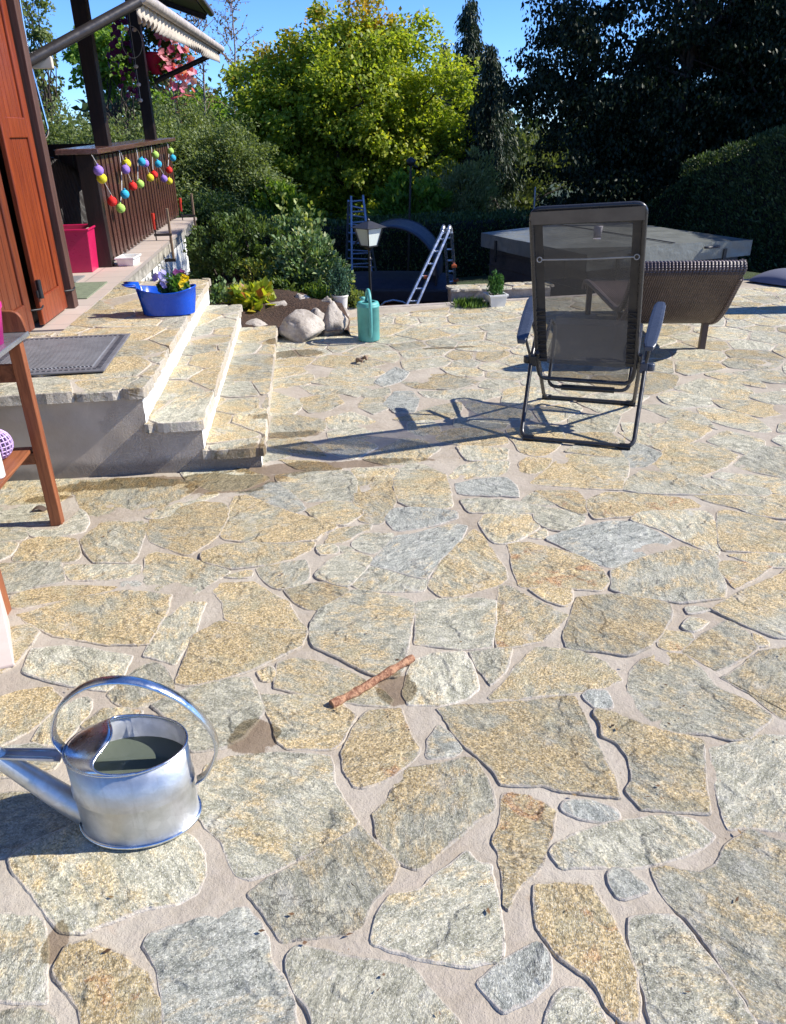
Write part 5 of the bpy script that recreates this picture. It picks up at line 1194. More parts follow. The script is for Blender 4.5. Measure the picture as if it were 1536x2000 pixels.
# lamp post
lb = P(722, 500, 7.85); lp = thing('lamp_post', 'small black garden lantern on a thin post, white frosted panes', 'lamp post', (lb.x, 7.85, LZ), R(38))
zt = P(718, 430, 7.85).z-LZ; zb = P(720, 480, 7.85).z-LZ
q = MB(); q.tube([(0, 0, 0), (0, 0, zb-.03)], .0125, 10); q.lathe([(.0125, 0), (.022, .01), (.022, .02), (.0125, .035)], (0, 0, zb-.14), 12); q.lathe([(.0125, 0), (.02, .008), (.0125, .02)], (0, 0, zb-.20), 12)
q.lathe([(.012, 0), (.03, .02), (.055, .035), (.058, .045)], (0, 0, zb-.045), 16); q.build('post', M_BLACK, lp)
hL = zt-zb; hb_ = hL*.72; wbn, wtn = .058, .098
M_FROST = N('frosted_glass'); M_FROST.set(col=(.66, .72, .66), rough=.35, spec=.5)
fr = MB()
for i in range(4):
    a = R(45+90*i); b2 = R(135+90*i); k = 1.4142
    p0, p1 = Vector((wbn*k*math.cos(a), wbn*k*math.sin(a), zb)), Vector((wtn*k*math.cos(a), wtn*k*math.sin(a), zb+hb_)); r0, r1 = Vector((wbn*k*math.cos(b2), wbn*k*math.sin(b2), zb)), Vector((wtn*k*math.cos(b2), wtn*k*math.sin(b2), zb+hb_))
    fr.bar(p0, p1, .011, .011); fr.bar(p0, r0, .011, .011); fr.bar(p1, r1, .014, .014)
    s_ = .93; g2 = MB(); g2.add([(p.x*s_, p.y*s_, p.z) for p in (p0, r0, r1, p1)], [(0, 1, 2, 3)]); g2.build('pane', M_FROST.m, lp)
fr.box(-wbn, wbn, -wbn, wbn, zb-.008, zb); fr.build('frame', M_BLACK, lp)
q = MB(); e = wtn*1.28; top_ = zt; q.add([(-e, -e, zb+hb_), (e, -e, zb+hb_), (e, e, zb+hb_), (-e, e, zb+hb_), (-.02, -.02, top_-.01), (.02, -.02, top_-.01), (.02, .02, top_-.01), (-.02, .02, top_-.01)], [(3, 2, 1, 0), (0, 1, 5, 4), (1, 2, 6, 5), (2, 3, 7, 6), (3, 0, 4, 7), (4, 5, 6, 7)])
q.lathe([(.012, 0), (.016, .012), (.003, .03)], (0, 0, top_-.012), 10); q.build('roof', simple('black_roof', (.03, .03, .032), .45), lp, bevel=.003)
# curved canopy daybed
M_CAN = simple('blue_grey_canopy', (.05, .062, .09), .6, var=.1)
dp = P(775, 520, 10.6); db = thing('canopy_daybed', 'garden daybed under a curved blue-grey canopy in the shade', 'daybed', (dp.x, 10.6, LZ), R(-14))
rc = .58; zc_ = P(775, 440, 10.6).z-LZ-rc+.02
q = MB(); q.grid(lambda u, v: (-.02+rc*1.02*math.cos(R(-30+165*u)), -.45+.9*v, zc_+rc*math.sin(R(-30+165*u))), 28, 4); q.build('canopy', M_CAN, db, solid=.02)
for y in (-.46, .46):
    q = MB(); q.tube([(-.02+rc*1.03*math.cos(R(-32+170*i/24)), y, zc_+rc*1.01*math.sin(R(-32+170*i/24))) for i in range(25)], .014, 8); q.build('canopy_frame', M_SKIRT, db)
q = MB(); q.box(-.95, .75, -.55, .55, .12, .30); q.build('frame', M_SKIRT, db, bevel=.03)
q = MB(); q.grid(lambda u, v: (-.93+1.66*u, -.52+1.04*v, .30+.10*math.sin(math.pi*min(1, max(0, u)))**.3*math.sin(math.pi*v)**.3), 16, 10); q.build('mattress', simple('navy_cushion', (.035, .04, .06), .8), db)
for x in (-.85, .65):
    for y in (-.45, .45): q = MB(); q.box(x-.03, x+.03, y-.03, y+.03, 0, .13); q.build('leg', M_SKIRT, db)
q = MB(); q.box(.5, .56, -.2, .1, .40, .56); q.build('side_pillow', simple('pale_pillow', (.3, .3, .3), .8), db, bevel=.02)
tp = P(767, 553, 9.9); ty = MB(); ty.lathe([(.001, 0), (.16, .0), (.19, .03), (.17, .07), (.10, .11), (.001, .12)], n=20, sy=.7); toy = thing('toy_cooler', 'small orange and blue object with a curved grey handle, on the shaded lawn', 'toy', (tp.x, 9.9, LZ+.0), 0)
ty.build('body', M_ORG, toy); q = MB(); q.box(.0, .11, -.136, -.10, .02, .065); q.build('patch', simple('cobalt', (.05, .06, .5), .4), toy, bevel=.006)
q = MB(); q.tube([(-.16, 0, .10), (-.10, 0, .15), (0, 0, .17), (.12, 0, .145), (.2, 0, .10)], .014, 8); q.build('handle', M_LADA, toy)
toy.location.z = max(gz(tp.x, 9.9), P(767, 560, 9.9).z)
toy.location.z = LZ+.02
# bird feeder pole and thin stake
pa, pb_ = P(796, 440, 12.6), P(803, 318, 12.6); q = MB(); q.tube([(pa.x, 12.6, -.65), pb_], .018, 8); q.lathe([(.02, -.02), (.06, 0), (.075, .05), (.03, .09), (.001, .1)], (pb_.x, pb_.y, pb_.z-.02), 10); q.tube([pb_, (pb_.x+.10, pb_.y, pb_.z-.07)], .014, 6)
tag(q.build('garden_pole', M_BLACK), 'thin black pole with a small dark fitting in front of the maple', 'pole')
pa = P(1046, 365, 11.0); q = MB(); q.tube([(pa.x, 11, -.65), (pa.x, 11, pa.z)], .012, 8); tag(q.build('garden_stake', M_LADB), 'thin grey stake rising behind the hot tub cover', 'stake')
# cushion by the right picture edge
cp = G(1548, 560); q = MB()
q.grid(lambda u, v: (-.30+.6*u, -.3+.6*v, .012+.12*(math.sin(math.pi*u)*math.sin(math.pi*v))**.45), 20, 20); q.grid(lambda u, v: (-.30+.6*u, -.3+.6*v, .012-.008*(math.sin(math.pi*u)*math.sin(math.pi*v))**.4), 10, 10, flip=True)
cu = N('patterned_cushion'); v_ = cu.coord(); z_ = cu.n('SeparateXYZ'); cu.l(v_, z_.inputs[0]); cu.set(col=cu.mix(cu.ramp(cu.math('ADD', z_.outputs[1], cu.math('MULTIPLY', cu.noise(v_, 6, 3), .2)), -.10, -.08), (.45, .12, .03), (.12, .13, .19)), rough=.85)
tag(q.build('seat_cushion', cu.m, loc=(cp.x+.08, cp.y+.2, .01), rotz=R(30)), 'dark blue-grey and orange cushion lying at the right edge of the patio', 'cushion')

# ------------------------------------------------------------------ plants
g = np.random.default_rng(21)
M_BARK = simple('bark', (.055, .042, .034), .9, var=.4, scale=14, bump=.02, bscale=30)
def stems(parent, base, tips, r, rngn, name='stems', mid=None, mt=None):
    q = MB(); limbs(q, base, tips, r, rngn, mid, .05); q.build(name, mt or M_BARK, parent)
def shrub(name, label, cat, c, r, n, size, mt, ncl=60, rcl=.16, group=None, shell=.35, aspect=.62, stem=True, bottom=-.6, squash=.85, seed=None):
    gg = np.random.default_rng(seed if seed is not None else int(abs(c[0])*100+c[1]*37+n))
    t = thing(name, label, cat, (c[0], c[1], c[2]-r[2]), 0, group)
    C, dr, cc = clumped(gg, n, ncl, ell((0, 0, r[2]), r, shell, bottom), rcl, squash)
    C = C[C[:, 2] > -.02]; d2 = unit(C-np.array([0, 0, r[2]*.3]))
    foliage('foliage', [leaves(gg, C, size, d2, aspect, out=d2*.9)], mt, t)
    if stem: stems(t, (0, 0, -.15), cc[::max(1, len(cc)//14)], min(.03, r[0]*.06), gg)
    return t
M_EUO = mat_leaf('variegated_leaf', [(.04, .09, .03), (.09, .17, .06), (.22, .31, .13), (.58, .60, .34)], .25)
M_SHR = mat_leaf('shrub_leaf', [(.035, .07, .02), (.085, .14, .04), (.19, .25, .085)], .35)
M_SHR2 = mat_leaf('olive_shrub_leaf', [(.05, .075, .025), (.12, .15, .055), (.22, .25, .11)], .35)
shrub('variegated_shrub', 'leafy cream-edged shrub in the rock garden behind the speckled boulder', 'shrub', (.00, 8.15, .24), (.42, .42, .34), 5200, .050, M_EUO, 70, .11, seed=1)
t = shrub('tall_shoot_shrub', 'shrub with tall pale upright shoots standing behind the cream-edged shrub', 'shrub', (-.08, 8.75, .32), (.34, .3, .42), 2600, .048, M_EUO, 50, .10, seed=2)
C = np.concatenate([np.stack([np.full(60, x), np.full(60, y), np.linspace(.3, h, 60)], 1)+g.normal(size=(60, 3))*[.025, .025, .01] for x, y, h in [(-.12, .0, 1.02), (.02, .1, .95), (.14, -.1, .92), (.25, .05, .8), (-.25, .05, .78), (.08, -.05, .86)]])
foliage('shoots', [leaves(g, C, .055, np.tile([0, 0, .4], (len(C), 1)))], mat_leaf('pale_shoots', [(.10, .16, .05), (.3, .36, .10), (.45, .48, .16)], .3), t)
shrub('small_shrub', 'low dark green shrub just right of the terrace corner', 'shrub', (-.72, 8.7, .30), (.58, .5, .56), 8500, .042, M_SHR, 60, .12, seed=3)
shrub('yellow_shrub', 'small shrub with a few yellow leaves, between terrace and cream-edged shrub', 'shrub', (-.48, 8.0, .12), (.26, .28, .26), 1700, .042, mat_leaf('yellowing_leaf', [(.05, .10, .02), (.12, .18, .04), (.5, .45, .06)], .3), 34, .09, seed=4)
hy = shrub('hydrangea', 'yellow-green hydrangea with large reddish leaves beside the steps', 'hydrangea', (-.44, 7.12, .13), (.25, .25, .15), 260, .105, mat_leaf('hydrangea_leaf', [(.10, .17, .02), (.28, .36, .03), (.50, .52, .05), (.36, .12, .03)], .4), 22, .06, aspect=.75, seed=5)
blooms(g, np.array([[-.20, -.05, .24], [-.16, -.08, .27], [-.22, 0, .28], [-.13, -.03, .30], [-.19, -.1, .21]]), .055, 'faded_flower', mat_leaf('faded_bloom', [(.38, .20, .12), (.42, .30, .18)], .3), hy)
shrub('cranesbill', 'low green ground plant between the hydrangea and the long pale slab', 'plant', (-.16, 7.75, .10), (.34, .26, .14), 1800, .045, M_SHR, 36, .07, stem=False, seed=67)
shrub('stonecrop', 'low dull green mat of leaves left of the hydrangea by the steps', 'plant', (-.78, 7.35, .12), (.28, .3, .16), 1500, .045, M_EUO, 36, .07, stem=False, seed=68)
shrub('fern', 'low lime green leafy plant in front of the speckled boulder', 'plant', (.12, 7.35, .10), (.15, .12, .10), 420, .05, mat_leaf('lime_leaf', [(.08, .16, .02), (.25, .36, .06)], .4), 16, .05, stem=False, seed=6)
shrub('ivy', 'trailing yellow-green plant right of the white conifer pot', 'plant', (.44, 7.42, .03), (.09, .12, .16), 420, .04, mat_leaf('ivy_leaf', [(.08, .14, .03), (.30, .34, .10)], .35), 16, .05, stem=False, seed=66)
# potted conifers
M_POTW = simple('white_pot', (.74, .73, .70), .5, var=.05)
def conifer_pot(px, py, w_, h, ph, pw, col, label, square, seed, sp=.06):
    p = G(px, py); t = thing('potted_conifer', label, 'potted plant', (p.x, p.y+w_/2, .0), R(8))
    q = MB()
    if square: openbox(q, w_, w_, h, .78, .008, .006)
    else: q.lathe([(.001, 0), (w_*.38, 0), (w_*.5, h), (w_*.53, h), (w_*.53, h-.015), (w_*.5, h-.015)], n=24); q.lathe([(w_*.46, h), (w_*.44, h-.02), (.001, h-.02)], n=24)
    q.build('pot', M_POTW, t, bevel=.002)
    q = MB(); q.box(-w_*.42, w_*.42, -w_*.42, w_*.42, h-.03, h-.02) if square else q.lathe([(.001, h-.018), (w_*.45, h-.018)], n=16); q.build('soil', M_SOIL, t)
    gg = np.random.default_rng(seed); pts = []; dirs = []
    for k in range(26):
        a = gg.uniform(0, 6.283); rr = gg.uniform(.0, .42)*pw; hh = ph*gg.uniform(.55, 1.)*(1-.35*rr/pw/.42); tip = np.array([math.cos(a)*rr*1.1, math.sin(a)*rr*1.1, h+hh]); b0 = np.array([math.cos(a)*rr*.4, math.sin(a)*rr*.4, h-.01])
        s_ = gg.uniform(.05, 1, 60)[:, None]; q_ = b0*(1-s_)+tip*s_; wd = (.16*pw)*(1-s_*.75); pts.append(q_+gg.normal(size=(60, 3))*wd*[1, 1, .5]); dirs.append(np.tile(unit((tip-b0)[None])[0]*1.4, (60, 1)))
    C = np.concatenate(pts); foliage('foliage', [leaves(gg, C, sp*.42, np.concatenate(dirs), .45)], mat_leaf('conifer_'+str(seed), col, .15), t)
    q = MB(); q.tube([(0, 0, h-.03), (0, 0, h+ph*.6)], .008, 6); q.build('stem', M_BARK, t); return t
conifer_pot(667, 612, .145, .155, .34, .25, [(.02, .06, .04), (.05, .12, .075), (.11, .20, .13)], 'bushy blue-green dwarf conifer in a round white pot beside the boulders', False, 31)
conifer_pot(972, 601, .175, .115, .23, .17, [(.025, .09, .02), (.06, .17, .035), (.16, .30, .08)], 'bright green dwarf conifer in a square white pot by the low wall', True, 32)
gt = G(925, 602); C = np.stack([g.normal(gt.x-.0, .07, 900), gt.y+.1+g.normal(0, .07, 900), np.zeros(900)], 1)
tag(foliage('grass', [leaves(g, C, .065, np.tile([0, 0, 1.2], (900, 1)), .05)], mat_leaf('grass_blade', [(.06, .12, .02), (.18, .30, .06)], .3)), None, None, kind='stuff')
tw = MB(); gg = np.random.default_rng(5); w0 = P(338, 520, 8.6)
limbs(tw, (w0.x, 8.6, .0), [(w0.x+gg.normal(0, .12), 8.6+gg.normal(0, .1), w0.z+gg.uniform(-.05, .22)) for _ in range(7)], .0035, gg, wob=.03)
wd_ = thing('weed', 'thin twiggy plant in front of the white terrace wall', 'plant', (0, 0, 0)); tw.build('stems', M_BARK, wd_)
C = np.stack([gg.normal(w0.x, .14, 160), gg.normal(8.6, .1, 160), gg.uniform(.1, w0.z+.1, 160)], 1)[:70]; foliage('foliage', [leaves(gg, C, .024)], M_SHR2, wd_)

# trees
def ground_z(y): return LZ-max(0, min(1, (y-14)/30))*1.6
def tree(name, label, cat, x, y, crown_c, crown_r, n, size, mt, ncl, rcl, trunk=.16, group=None, seed=1, shell=.45, extra=(), aspect=.7, bottom=-1., nlimb=26, stemsplit=1, updown=.35, mid=None, squash=.75):
    gg = np.random.default_rng(seed); z0 = ground_z(y); t = thing(name, label, cat, (x, y, z0), 0, group)
    cc_all = []; parts = []
    for (c, r, w_) in ((crown_c, crown_r, 1.),)+tuple(extra):
        C, dr, cc = clumped(gg, int(n*w_), int(ncl*w_), ell((c[0]-x, c[1]-y, c[2]-z0), r, shell, bottom), rcl, squash)
        C = C[C[:, 2] > .05]; ctr = np.array([c[0]-x, c[1]-y, c[2]-z0]); d2 = unit(C-ctr)
        parts.append(leaves(gg, C, size, d2*.6+[0, 0, -.3], aspect, updown, out=d2*.7)); cc_all.append(cc)
    foliage('crown', parts, mt, t); cc = np.concatenate(cc_all); mid = mid or (0, 0, (crown_c[2]-z0)*.75)
    q = MB()
    for k in range(stemsplit):
        a = 6.283*k/stemsplit; s_ = .0 if stemsplit == 1 else .35
        top = Vector((mid[0]+math.cos(a)*s_*1.6, mid[1]+math.sin(a)*s_, mid[2])); b0 = Vector((math.cos(a)*s_*.4, math.sin(a)*s_*.3, -.2))
        q.tube([b0.lerp(top, i/6)+Vector((.05*math.sin(i*1.3+k), .05*math.cos(i*1.7+k), 0)) for i in range(7)], [trunk*(1-.10*i) for i in range(7)], 10)
        sel = gg.choice(len(cc), min(nlimb, len(cc)), replace=False)
        limbs(q, b0, [tuple(cc[i]) for i in sel], trunk*.42, gg, tuple(top), .15)
    q.build('trunk', M_BARK, t); return t
M_MAP = mat_leaf('maple_leaf', [(.09, .14, .018), (.21, .29, .035), (.36, .42, .055), (.56, .54, .07)], .5, patch=((.42, .24, .05), .15, 3.1, .05, 1.1), pscale=1.0)
mc = P(695, 222, 18)
tree('maple', 'round sunlit maple with green, yellow and orange autumn leaves behind the hedge', 'tree', P(690, 420, 18).x, 18, (mc.x, 18, mc.z-.25), (2.75, 2.0, 1.95), 68000, .086, M_MAP, 380, .33, .13, seed=11, shell=.35,
     extra=(((mc.x+1.2, 17.7, mc.z-.95), (1.35, 1.5, 1.2), .30), ((mc.x-1.4, 18.2, mc.z-.9), (1.1, 1.5, 1.1), .16), ((mc.x+.1, 18, mc.z+.85), (1.7, 1.4, 1.2), .26), ((mc.x-1.5, 18, mc.z+.1), (1.1, 1.3, 1.2), .16), ((mc.x+.2, 17.2, mc.z-2.0), (2.3, 1.0, .7), .2)), stemsplit=4, nlimb=22)
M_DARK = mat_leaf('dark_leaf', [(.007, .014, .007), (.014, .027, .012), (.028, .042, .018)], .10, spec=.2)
G1 = 'tall dark trees on the right'
def slabshape(x0, x1, z0, z1, y, ry, hole=None):
    def fn(rng, k):
        out = []
        while len(out) < k:
            z = rng.uniform(z0, z1); w_ = .35*math.sin(z*2.1)+.2*math.sin(z*5.3); x = rng.uniform(x0+w_, x1)
            if hole and hole[0] < x < hole[1] and hole[2] < z < hole[3] and rng.uniform() < hole[4]: continue
            out.append((x, y+rng.uniform(-ry, ry), z))
        return np.array(out)
    return fn
def darktree(label, x, y, shp, n, ncl, rcl, size, seed, trunk=.2, hang=.9):
    gg = np.random.default_rng(seed); z0 = ground_z(y); t = thing('beech_tree', label, 'tree', (x, y, z0), 0, G1)
    C, dr, cc = clumped(gg, n, ncl, shp, rcl, .5); o_ = np.array([x, y, z0]); C = C-o_; cc = cc-o_; C = C[C[:, 2] > .05]
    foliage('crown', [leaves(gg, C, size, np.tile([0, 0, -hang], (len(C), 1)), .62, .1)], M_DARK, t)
    q = MB(); top = Vector((.3, 0, 5.6)); q.tube([Vector((0, 0, -.2)).lerp(top, i/8)+Vector((.08*math.sin(i*1.4), 0, 0)) for i in range(9)], [trunk*(1-.1*i) for i in range(9)], 10)
    limbs(q, (0, 0, .8), [tuple(c) for c in cc[::max(1, len(cc)//20)]], trunk*.26, gg, tuple(top), .3); q.build('trunk', M_BARK, t)
darktree('tall dark tree with blue sky gaps, left one above the hot tub', 6.0, 13.3, slabshape(3.75, 8.0, -.3, 5.3, 13.2, .9, (4.4, 6.4, 2.5, 3.4, .5)), 135000, 900, .38, .062, 12, .12)
darktree('tallest dark tree filling the top right corner of the view', 10.0, 13.4, slabshape(7.4, 11.2, -.3, 5.8, 13.3, 1.0), 110000, 760, .44, .074, 13, .14)
darktree('dense dark tree closing the gaps behind the two nearer dark trees', 8.5, 14.9, slabshape(5.2, 12.5, -.5, 5.0, 14.9, .5, (4.6, 7.4, 2.4, 3.6, .75)), 45000, 420, .55, .15, 15, .1)
tree('beech_tree', 'unseen dark tree added right of the view, its high crown shading the lower garden', 'tree', 9.0, 9.8, (8.9, 10.0, 6.95), (2.1, 1.5, .95), 20000, .12, M_DARK, 150, .45, .2, G1, 14, .1, squash=.6)  # added tree out of view, crown placed to shade the daybed and ladders
# spruces
def spruce(x, y, top, width, mt, label, seed, n=26000, name='spruce', lo=.0, size=.13):
    gg = np.random.default_rng(seed); z0 = ground_z(y); t = thing(name, label, 'tree', (x, y, z0), 0, 'conifers behind the maple'); Ht = top-z0
    nb = 170; C = []; Dr = []
    q = MB(); q.tube([(0, 0, -.2), (0, 0, Ht*.5), (0, 0, Ht)], [.14, .08, .01], 8)
    for k in range(nb):
        h = lo+(1-lo)*(k/nb)**.9; L = width*(1-h)**.75*gg.uniform(.65, 1.1)+.06; a = gg.uniform(0, 6.283); m_ = int(n/nb*(L/width+.12)*1.3)
        s_ = gg.uniform(0, 1, m_)**.8; dx, dy = math.cos(a), math.sin(a)
        p = np.stack([dx*s_*L, dy*s_*L, Ht*h+.10*L-s_**1.5*.42*L], 1); hang = gg.uniform(0, 1, m_)**1.6*.30*(.4+L)
        p += gg.normal(size=(m_, 3))*[.05, .05, .03]; p[:, 2] -= hang; C.append(p); Dr.append(np.tile([dx*.5, dy*.5, -1.3], (m_, 1)))
        if k % 4 == 0: q.tube([(0, 0, Ht*h), (dx*L*.5, dy*L*.5, Ht*h+.06*L), (dx*L*.9, dy*L*.9, Ht*h-.2*L)], [.02, .012, .005], 5)
    foliage('crown', [leaves(gg, np.concatenate(C), size, np.concatenate(Dr), .28)], mt, t); q.build('trunk', M_BARK, t); return t
M_SPR = mat_leaf('spruce_needle', [(.018, .035, .022), (.035, .060, .035), (.08, .11, .06)], .12)
s1 = P(918, 5, 19.5); spruce(s1.x, 19.5, s1.z+.1, 1.15, M_SPR, 'slim dark spruce rising between the maple and the dark trees', 41, 34000, size=.10)
s2 = P(870, 82, 23); spruce(s2.x, 23, s2.z, .8, M_SPR, 'distant spruce tip just above the right shoulder of the maple', 42, 9000)
s3 = P(962, 85, 16.8); spruce(s3.x, 16.8, s3.z, 1.0, M_SPR, 'dark spruce half hidden by the left dark tree', 43, 26000, size=.10)
# left background: sunlit shrubs and trees beyond the terrace
M_GRY = mat_leaf('willow_leaf', [(.07, .11, .035), (.15, .20, .075), (.30, .35, .16)], .4)
M_BRT = mat_leaf('bright_leaf', [(.07, .14, .02), (.16, .27, .04), (.30, .42, .08)], .45)
G2 = 'sunlit bushes beyond the terrace'
def bush(px, py, y, rx, rz_, n, mt, label, seed, size=.062, ry=1.):
    c = P(px, py, y); zt_ = c.z; z0 = ground_z(y); r2 = (zt_-.38-z0)/2
    return tree('tall_bush', label, 'bush', c.x, y, (c.x, y, z0+r2), (rx, ry, r2), int(n*1.25), size, mt, 240, .28, .05, G2, seed, .5, stemsplit=3, nlimb=16, aspect=.5)
bush(425, 185, 15.5, 1.15, 1, 34000, M_GRY, 'olive green bush between the terrace and the maple', 51)
bush(345, 150, 16.5, 1.15, 1, 26000, M_GRY, 'olive green bush seen behind the hanging basket', 52)
bush(240, 165, 15.0, 1.2, 1, 26000, M_GRY, 'olive green bush seen between the two terrace posts', 53)
bush(140, 175, 15.5, 1.1, 1, 22000, M_GRY, 'olive green bush seen left of the first terrace post', 54)
bush(40, 140, 16.0, 1.3, 1, 20000, M_GRY, 'olive green bush farthest left, behind the shutter', 55)
bush(395, 330, 13.3, .72, 1, 16000, M_SHR, 'dark green bush right against the far end of the balustrade', 56, .06, .7)
bush(470, 375, 13.6, .75, 1, 16000, M_SHR, 'dark green bush left of the hedge, below the maple', 57, .06, .7)
bush(455, 290, 16.2, .9, 1, 16000, M_SHR2, 'loose green bush touching the left side of the maple', 58, .08)
c = P(212, 105, 20); tree('young_tree', 'bright green feathery tree above the bushes, between shutter and first post', 'tree', c.x, 20, (c.x, 20, c.z-.1), (.80, .8, .7), 5500, .11, M_BRT, 70, .24, .07, seed=61)
c = P(62, 60, 17.5); tree('birch_tree', 'tall pale birch beside the shutter edge', 'tree', c.x, 17.5, (c.x, 17.5, c.z), (.35, .5, 2.2), 4000, .08, M_GRY, 90, .16, .06, seed=62)
c = P(380, 150, 21); tree('sapling', 'bright green tree top peeking over the olive bushes left of the birch twigs', 'tree', c.x, 21, (c.x-.2, 21, c.z-1.0), (1.0, .8, .8), 5000, .11, M_BRT, 60, .25, .07, seed=63)
# nearly bare birch with reddish twigs
c = P(415, 300, 19); bt_ = thing('bare_birch', 'nearly bare birch with fine reddish twigs left of the maple', 'tree', (c.x, 19, ground_z(19)))
gg = np.random.default_rng(71); q = MB(); twg = MB(); Ht = P(410, -10, 19).z-ground_z(19)
lf = []
for k in range(3):
    bx0 = (k-1)*.35; top = Vector(((k-1)*.75, gg.normal(0, .3), Ht*(.88+.1*k)))
    q.tube([Vector((bx0, 0, -.1)).lerp(top, i/8)+Vector((.06*math.sin(i+k), 0, 0)) for i in range(9)], [.045*(1-i*.105) for i in range(9)], 7)
    for j in range(34):
        t0 = gg.uniform(.35, .97); st_p = Vector((bx0, 0, -.1)).lerp(top, t0); a = gg.uniform(0, 6.283); L = gg.uniform(.4, 1.1)*(1.25-t0)*1.3
        e = st_p+Vector((math.cos(a)*L, math.sin(a)*L*.6, L*.75)); twg.tube([st_p, st_p.lerp(e, .5)+Vector((0, 0, .03)), e], [.010, .007, .003], 4, cap=False)
        for m_ in range(7):
            s_ = st_p.lerp(e, gg.uniform(.25, 1)); f_ = s_+Vector((gg.normal(0, .14), gg.normal(0, .1), gg.uniform(-.12, .3))); twg.tube([s_, f_], [.004, .002], 3, cap=False); lf += [tuple(s_.lerp(f_, gg.uniform(.2, 1))) for _ in range(4)]
q.build('trunk', simple('birch_bark', (.32, .27, .24), .8, var=.3), bt_); twg.build('twigs', simple('red_twig', (.22, .13, .10), .8), bt_)
foliage('leaves', [leaves(gg, np.array(lf), .055)], mat_leaf('sparse_leaf', [(.20, .13, .06), (.30, .24, .10)], .3), bt_)
# grey-green shrubs right of the maple foot and sunlit scrub under the dark trees
shrub('broom_bush', 'pale grey-green wispy bush at the right foot of the maple', 'bush', (P(900, 400, 15.2).x, 15.2, .25), (.75, .6, .95), 9000, .08, mat_leaf('broom_leaf', [(.10, .13, .05), (.25, .28, .13), (.40, .40, .2)], .35), 80, .2, aspect=.3, seed=81)
shrub('low_bush', 'sunlit yellow-green bush low under the centre of the maple', 'bush', (P(800, 420, 15.0).x, 15.0, .0), (.8, .5, .75), 6000, .10, M_BRT, 60, .2, seed=82)
shrub('low_bush', 'sunlit yellow-green bush low under the left side of the maple', 'bush', (P(540, 430, 15.0).x, 15.0, .0), (.8, .5, .8), 6000, .10, M_BRT, 60, .2, seed=83)
shrub('scrub', 'sunlit scrub glimpsed under the left dark tree behind the stake', 'bush', (P(1040, 370, 22).x, 22, .6), (1.3, .8, .9), 4500, .11, M_SHR2, 80, .25, seed=84)
shrub('scrub', 'sunlit scrub between the slim spruce and the stake', 'bush', (P(985, 360, 20).x, 20, .0), (.9, .8, .9), 4000, .11, M_SHR2, 70, .25, seed=85)
# clipped hedges
M_HEDGE = mat_leaf('thuja_spray', [(.02, .042, .015), (.05, .09, .03), (.20, .27, .11)], .25)
def hedge(label, path, h0, h1, wd, n, size, seed, mt=None):
    """path: list of (x,y,ztop,zbottom); rounded box hedge with a rough leafy skin"""
    gg = np.random.default_rng(seed); t = thing('clipped_hedge', label, 'hedge', (path[0][0], path[0][1], path[0][3])); o_ = np.array([path[0][0], path[0][1], path[0][3]])
    pts = [Vector((p[0], p[1])) for p in path]; seg = [(pts[i+1]-pts[i]).length for i in range(len(pts)-1)]; tot = sum(seg)
    def atp(s_):
        i = 0
        while i < len(seg)-1 and s_ > seg[i]: s_ -= seg[i]; i += 1
        f_ = s_/seg[i]; a, b_ = path[i], path[i+1]; d_ = (pts[i+1]-pts[i]).normalized(); return [a[k]+(b_[k]-a[k])*f_ for k in range(4)], d_
    core = MB(); rows = []
    for i in range(41):
        p, d_ = atp(tot*i/40); nx, ny = -d_.y, d_.x
        for (u, v) in ((-1, 0), (-1, .92), (-.8, 1), (.8, 1), (1, .92), (1, 0)):
            rows.append((p[0]+nx*u*wd*.46-o_[0], p[1]+ny*u*wd*.46-o_[1], p[3]+(p[2]-.05-p[3])*v-o_[2]))
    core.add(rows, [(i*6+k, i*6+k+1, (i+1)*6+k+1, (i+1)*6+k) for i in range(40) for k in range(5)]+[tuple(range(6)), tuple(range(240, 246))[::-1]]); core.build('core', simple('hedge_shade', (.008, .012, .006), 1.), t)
    C, Nn = [], []
    for _ in range(n):
        p, d_ = atp(gg.uniform(0, tot)); nx, ny = -d_.y, d_.x; hh = p[2]-p[3]; per = 2*hh+wd; q_ = gg.uniform(0, per)
        if q_ < hh: u, z, nn = -1, p[3]+q_, (-nx, -ny, .3)
        elif q_ < 2*hh: u, z, nn = 1, p[3]+q_-hh, (nx, ny, .3)
        else: u, z, nn = (q_-2*hh)/wd*2-1, p[2], (0, 0, 1)
        x, y = p[0]+nx*u*wd*.5, p[1]+ny*u*wd*.5; b_ = .055*noise.noise(Vector((x*2.2, y*2.2, z*2.2)))+.03*noise.noise(Vector((x*7, y*7, z*7)))+gg.normal(0, .016)
        C.append((x+nn[0]*b_-o_[0], y+nn[1]*b_-o_[1], z+nn[2]*b_-o_[2])); Nn.append(nn)
    Nn = np.array(Nn); foliage('foliage', [leaves(gg, np.array(C), size, Nn*.6+[0, 0, .7], .4, out=Nn)], mt or M_HEDGE, t)
zt1 = P(700, 440, 13).z
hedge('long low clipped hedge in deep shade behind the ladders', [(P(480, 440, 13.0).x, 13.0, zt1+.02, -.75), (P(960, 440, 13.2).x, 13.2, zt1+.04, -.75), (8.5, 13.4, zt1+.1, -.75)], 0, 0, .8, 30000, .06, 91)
ha, hb2, hc2 = PX(1560, 262, 6.3), PX(1400, 322, 6.3), P(1225, 402, 12.6)
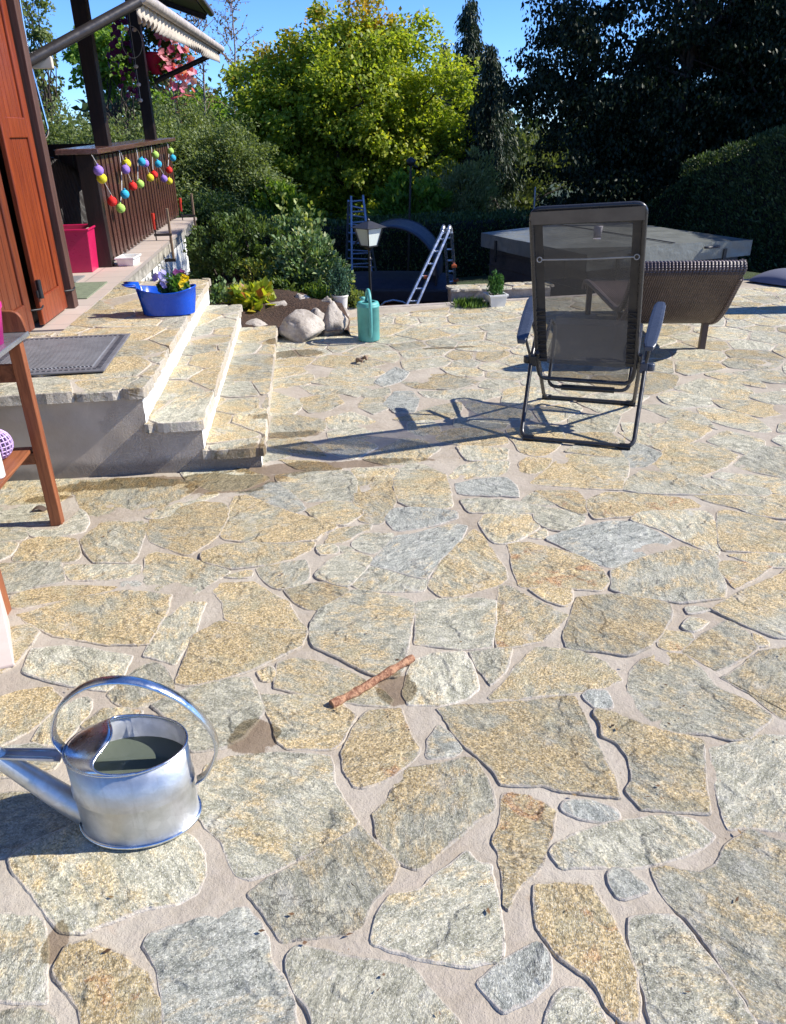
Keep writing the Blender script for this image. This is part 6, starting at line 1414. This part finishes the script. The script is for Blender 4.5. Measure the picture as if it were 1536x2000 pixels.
hedge('clipped conifer hedge sloping down on the right, sun on its top', [(6.35, 7.9, ha.z+.35, -.1), (6.3, ha.y, ha.z, -.3), (6.2, hb2.y, hb2.z, -.5), (hc2.x+.3, hc2.y, hc2.z, -.7)], 0, 0, .9, 42000, .055, 92)
# far woods
gg = np.random.default_rng(99); n = 60000
cx_ = gg.uniform(-26, 30, 420); cy_ = gg.uniform(27, 36, 420); cz_ = gg.uniform(-1.5, 1., 420)+2.2*np.abs(np.sin(cx_*.35))*gg.uniform(.2, 1, 420)
id_ = gg.integers(0, 420, n); C = np.stack([cx_[id_], cy_[id_], cz_[id_]], 1)+unit(gg.normal(size=(n, 3)))*(gg.uniform(0, 1, (n, 1))**.4)*[1.3, 1.2, .9]
tag(foliage('far_woods', [leaves(gg, C, .30)], mat_leaf('woods_leaf', [(.02, .04, .016), (.045, .075, .025), (.10, .14, .05)], .2)), None, None, kind='stuff')

pz = G(1500, 614); ps = thing('unseen_parasol', 'closed grey parasol added out of view on the right to cast the shadow strip behind the lounger', 'parasol', (6.15, pz.y+.02, 0))  # made-up parasol out of view, throws the shadow strip behind the lounger
q = MB(); q.tube([(0, 0, 0), (0, 0, 2.75)], .024, 10); q.build('pole', M_LADB, ps)
q = MB(); q.lathe([(.03, 2.7), (.07, 2.5), (.15, 1.9), (.17, 1.3), (.14, 1.0), (.10, .95)], n=20); q.build('canopy', M_CAN, ps)
q = MB(); q.lathe([(.001, 0), (.27, 0), (.27, .05), (.06, .07), (.035, .3), (.001, .3)], n=24); q.build('base', M_SKIRT, ps)

# leaf litter and crumbs on the paving
gg = np.random.default_rng(123); n = 260
yy = .7+gg.uniform(0, 1, n)**1.5*6.4; xx = gg.uniform(-1., 1, n)*(.45+yy*.5)+.25+yy*.06; ok = ~((xx < -.2) & (yy > 3.5))
C = np.stack([xx, yy, np.full(n, .013)], 1)[ok]
V, Fq, lf = leaves(gg, C, .013, aspect=.5, var=.6); V[:, 2] = .011+np.abs(V[:, 2]-.013)*.25
tag(mesh_np('leaf_litter', V, Fq, mat_leaf('litter', [(.05, .03, .02), (.16, .09, .045), (.25, .17, .08)], .1), None, lf), None, None, kind='stuff')
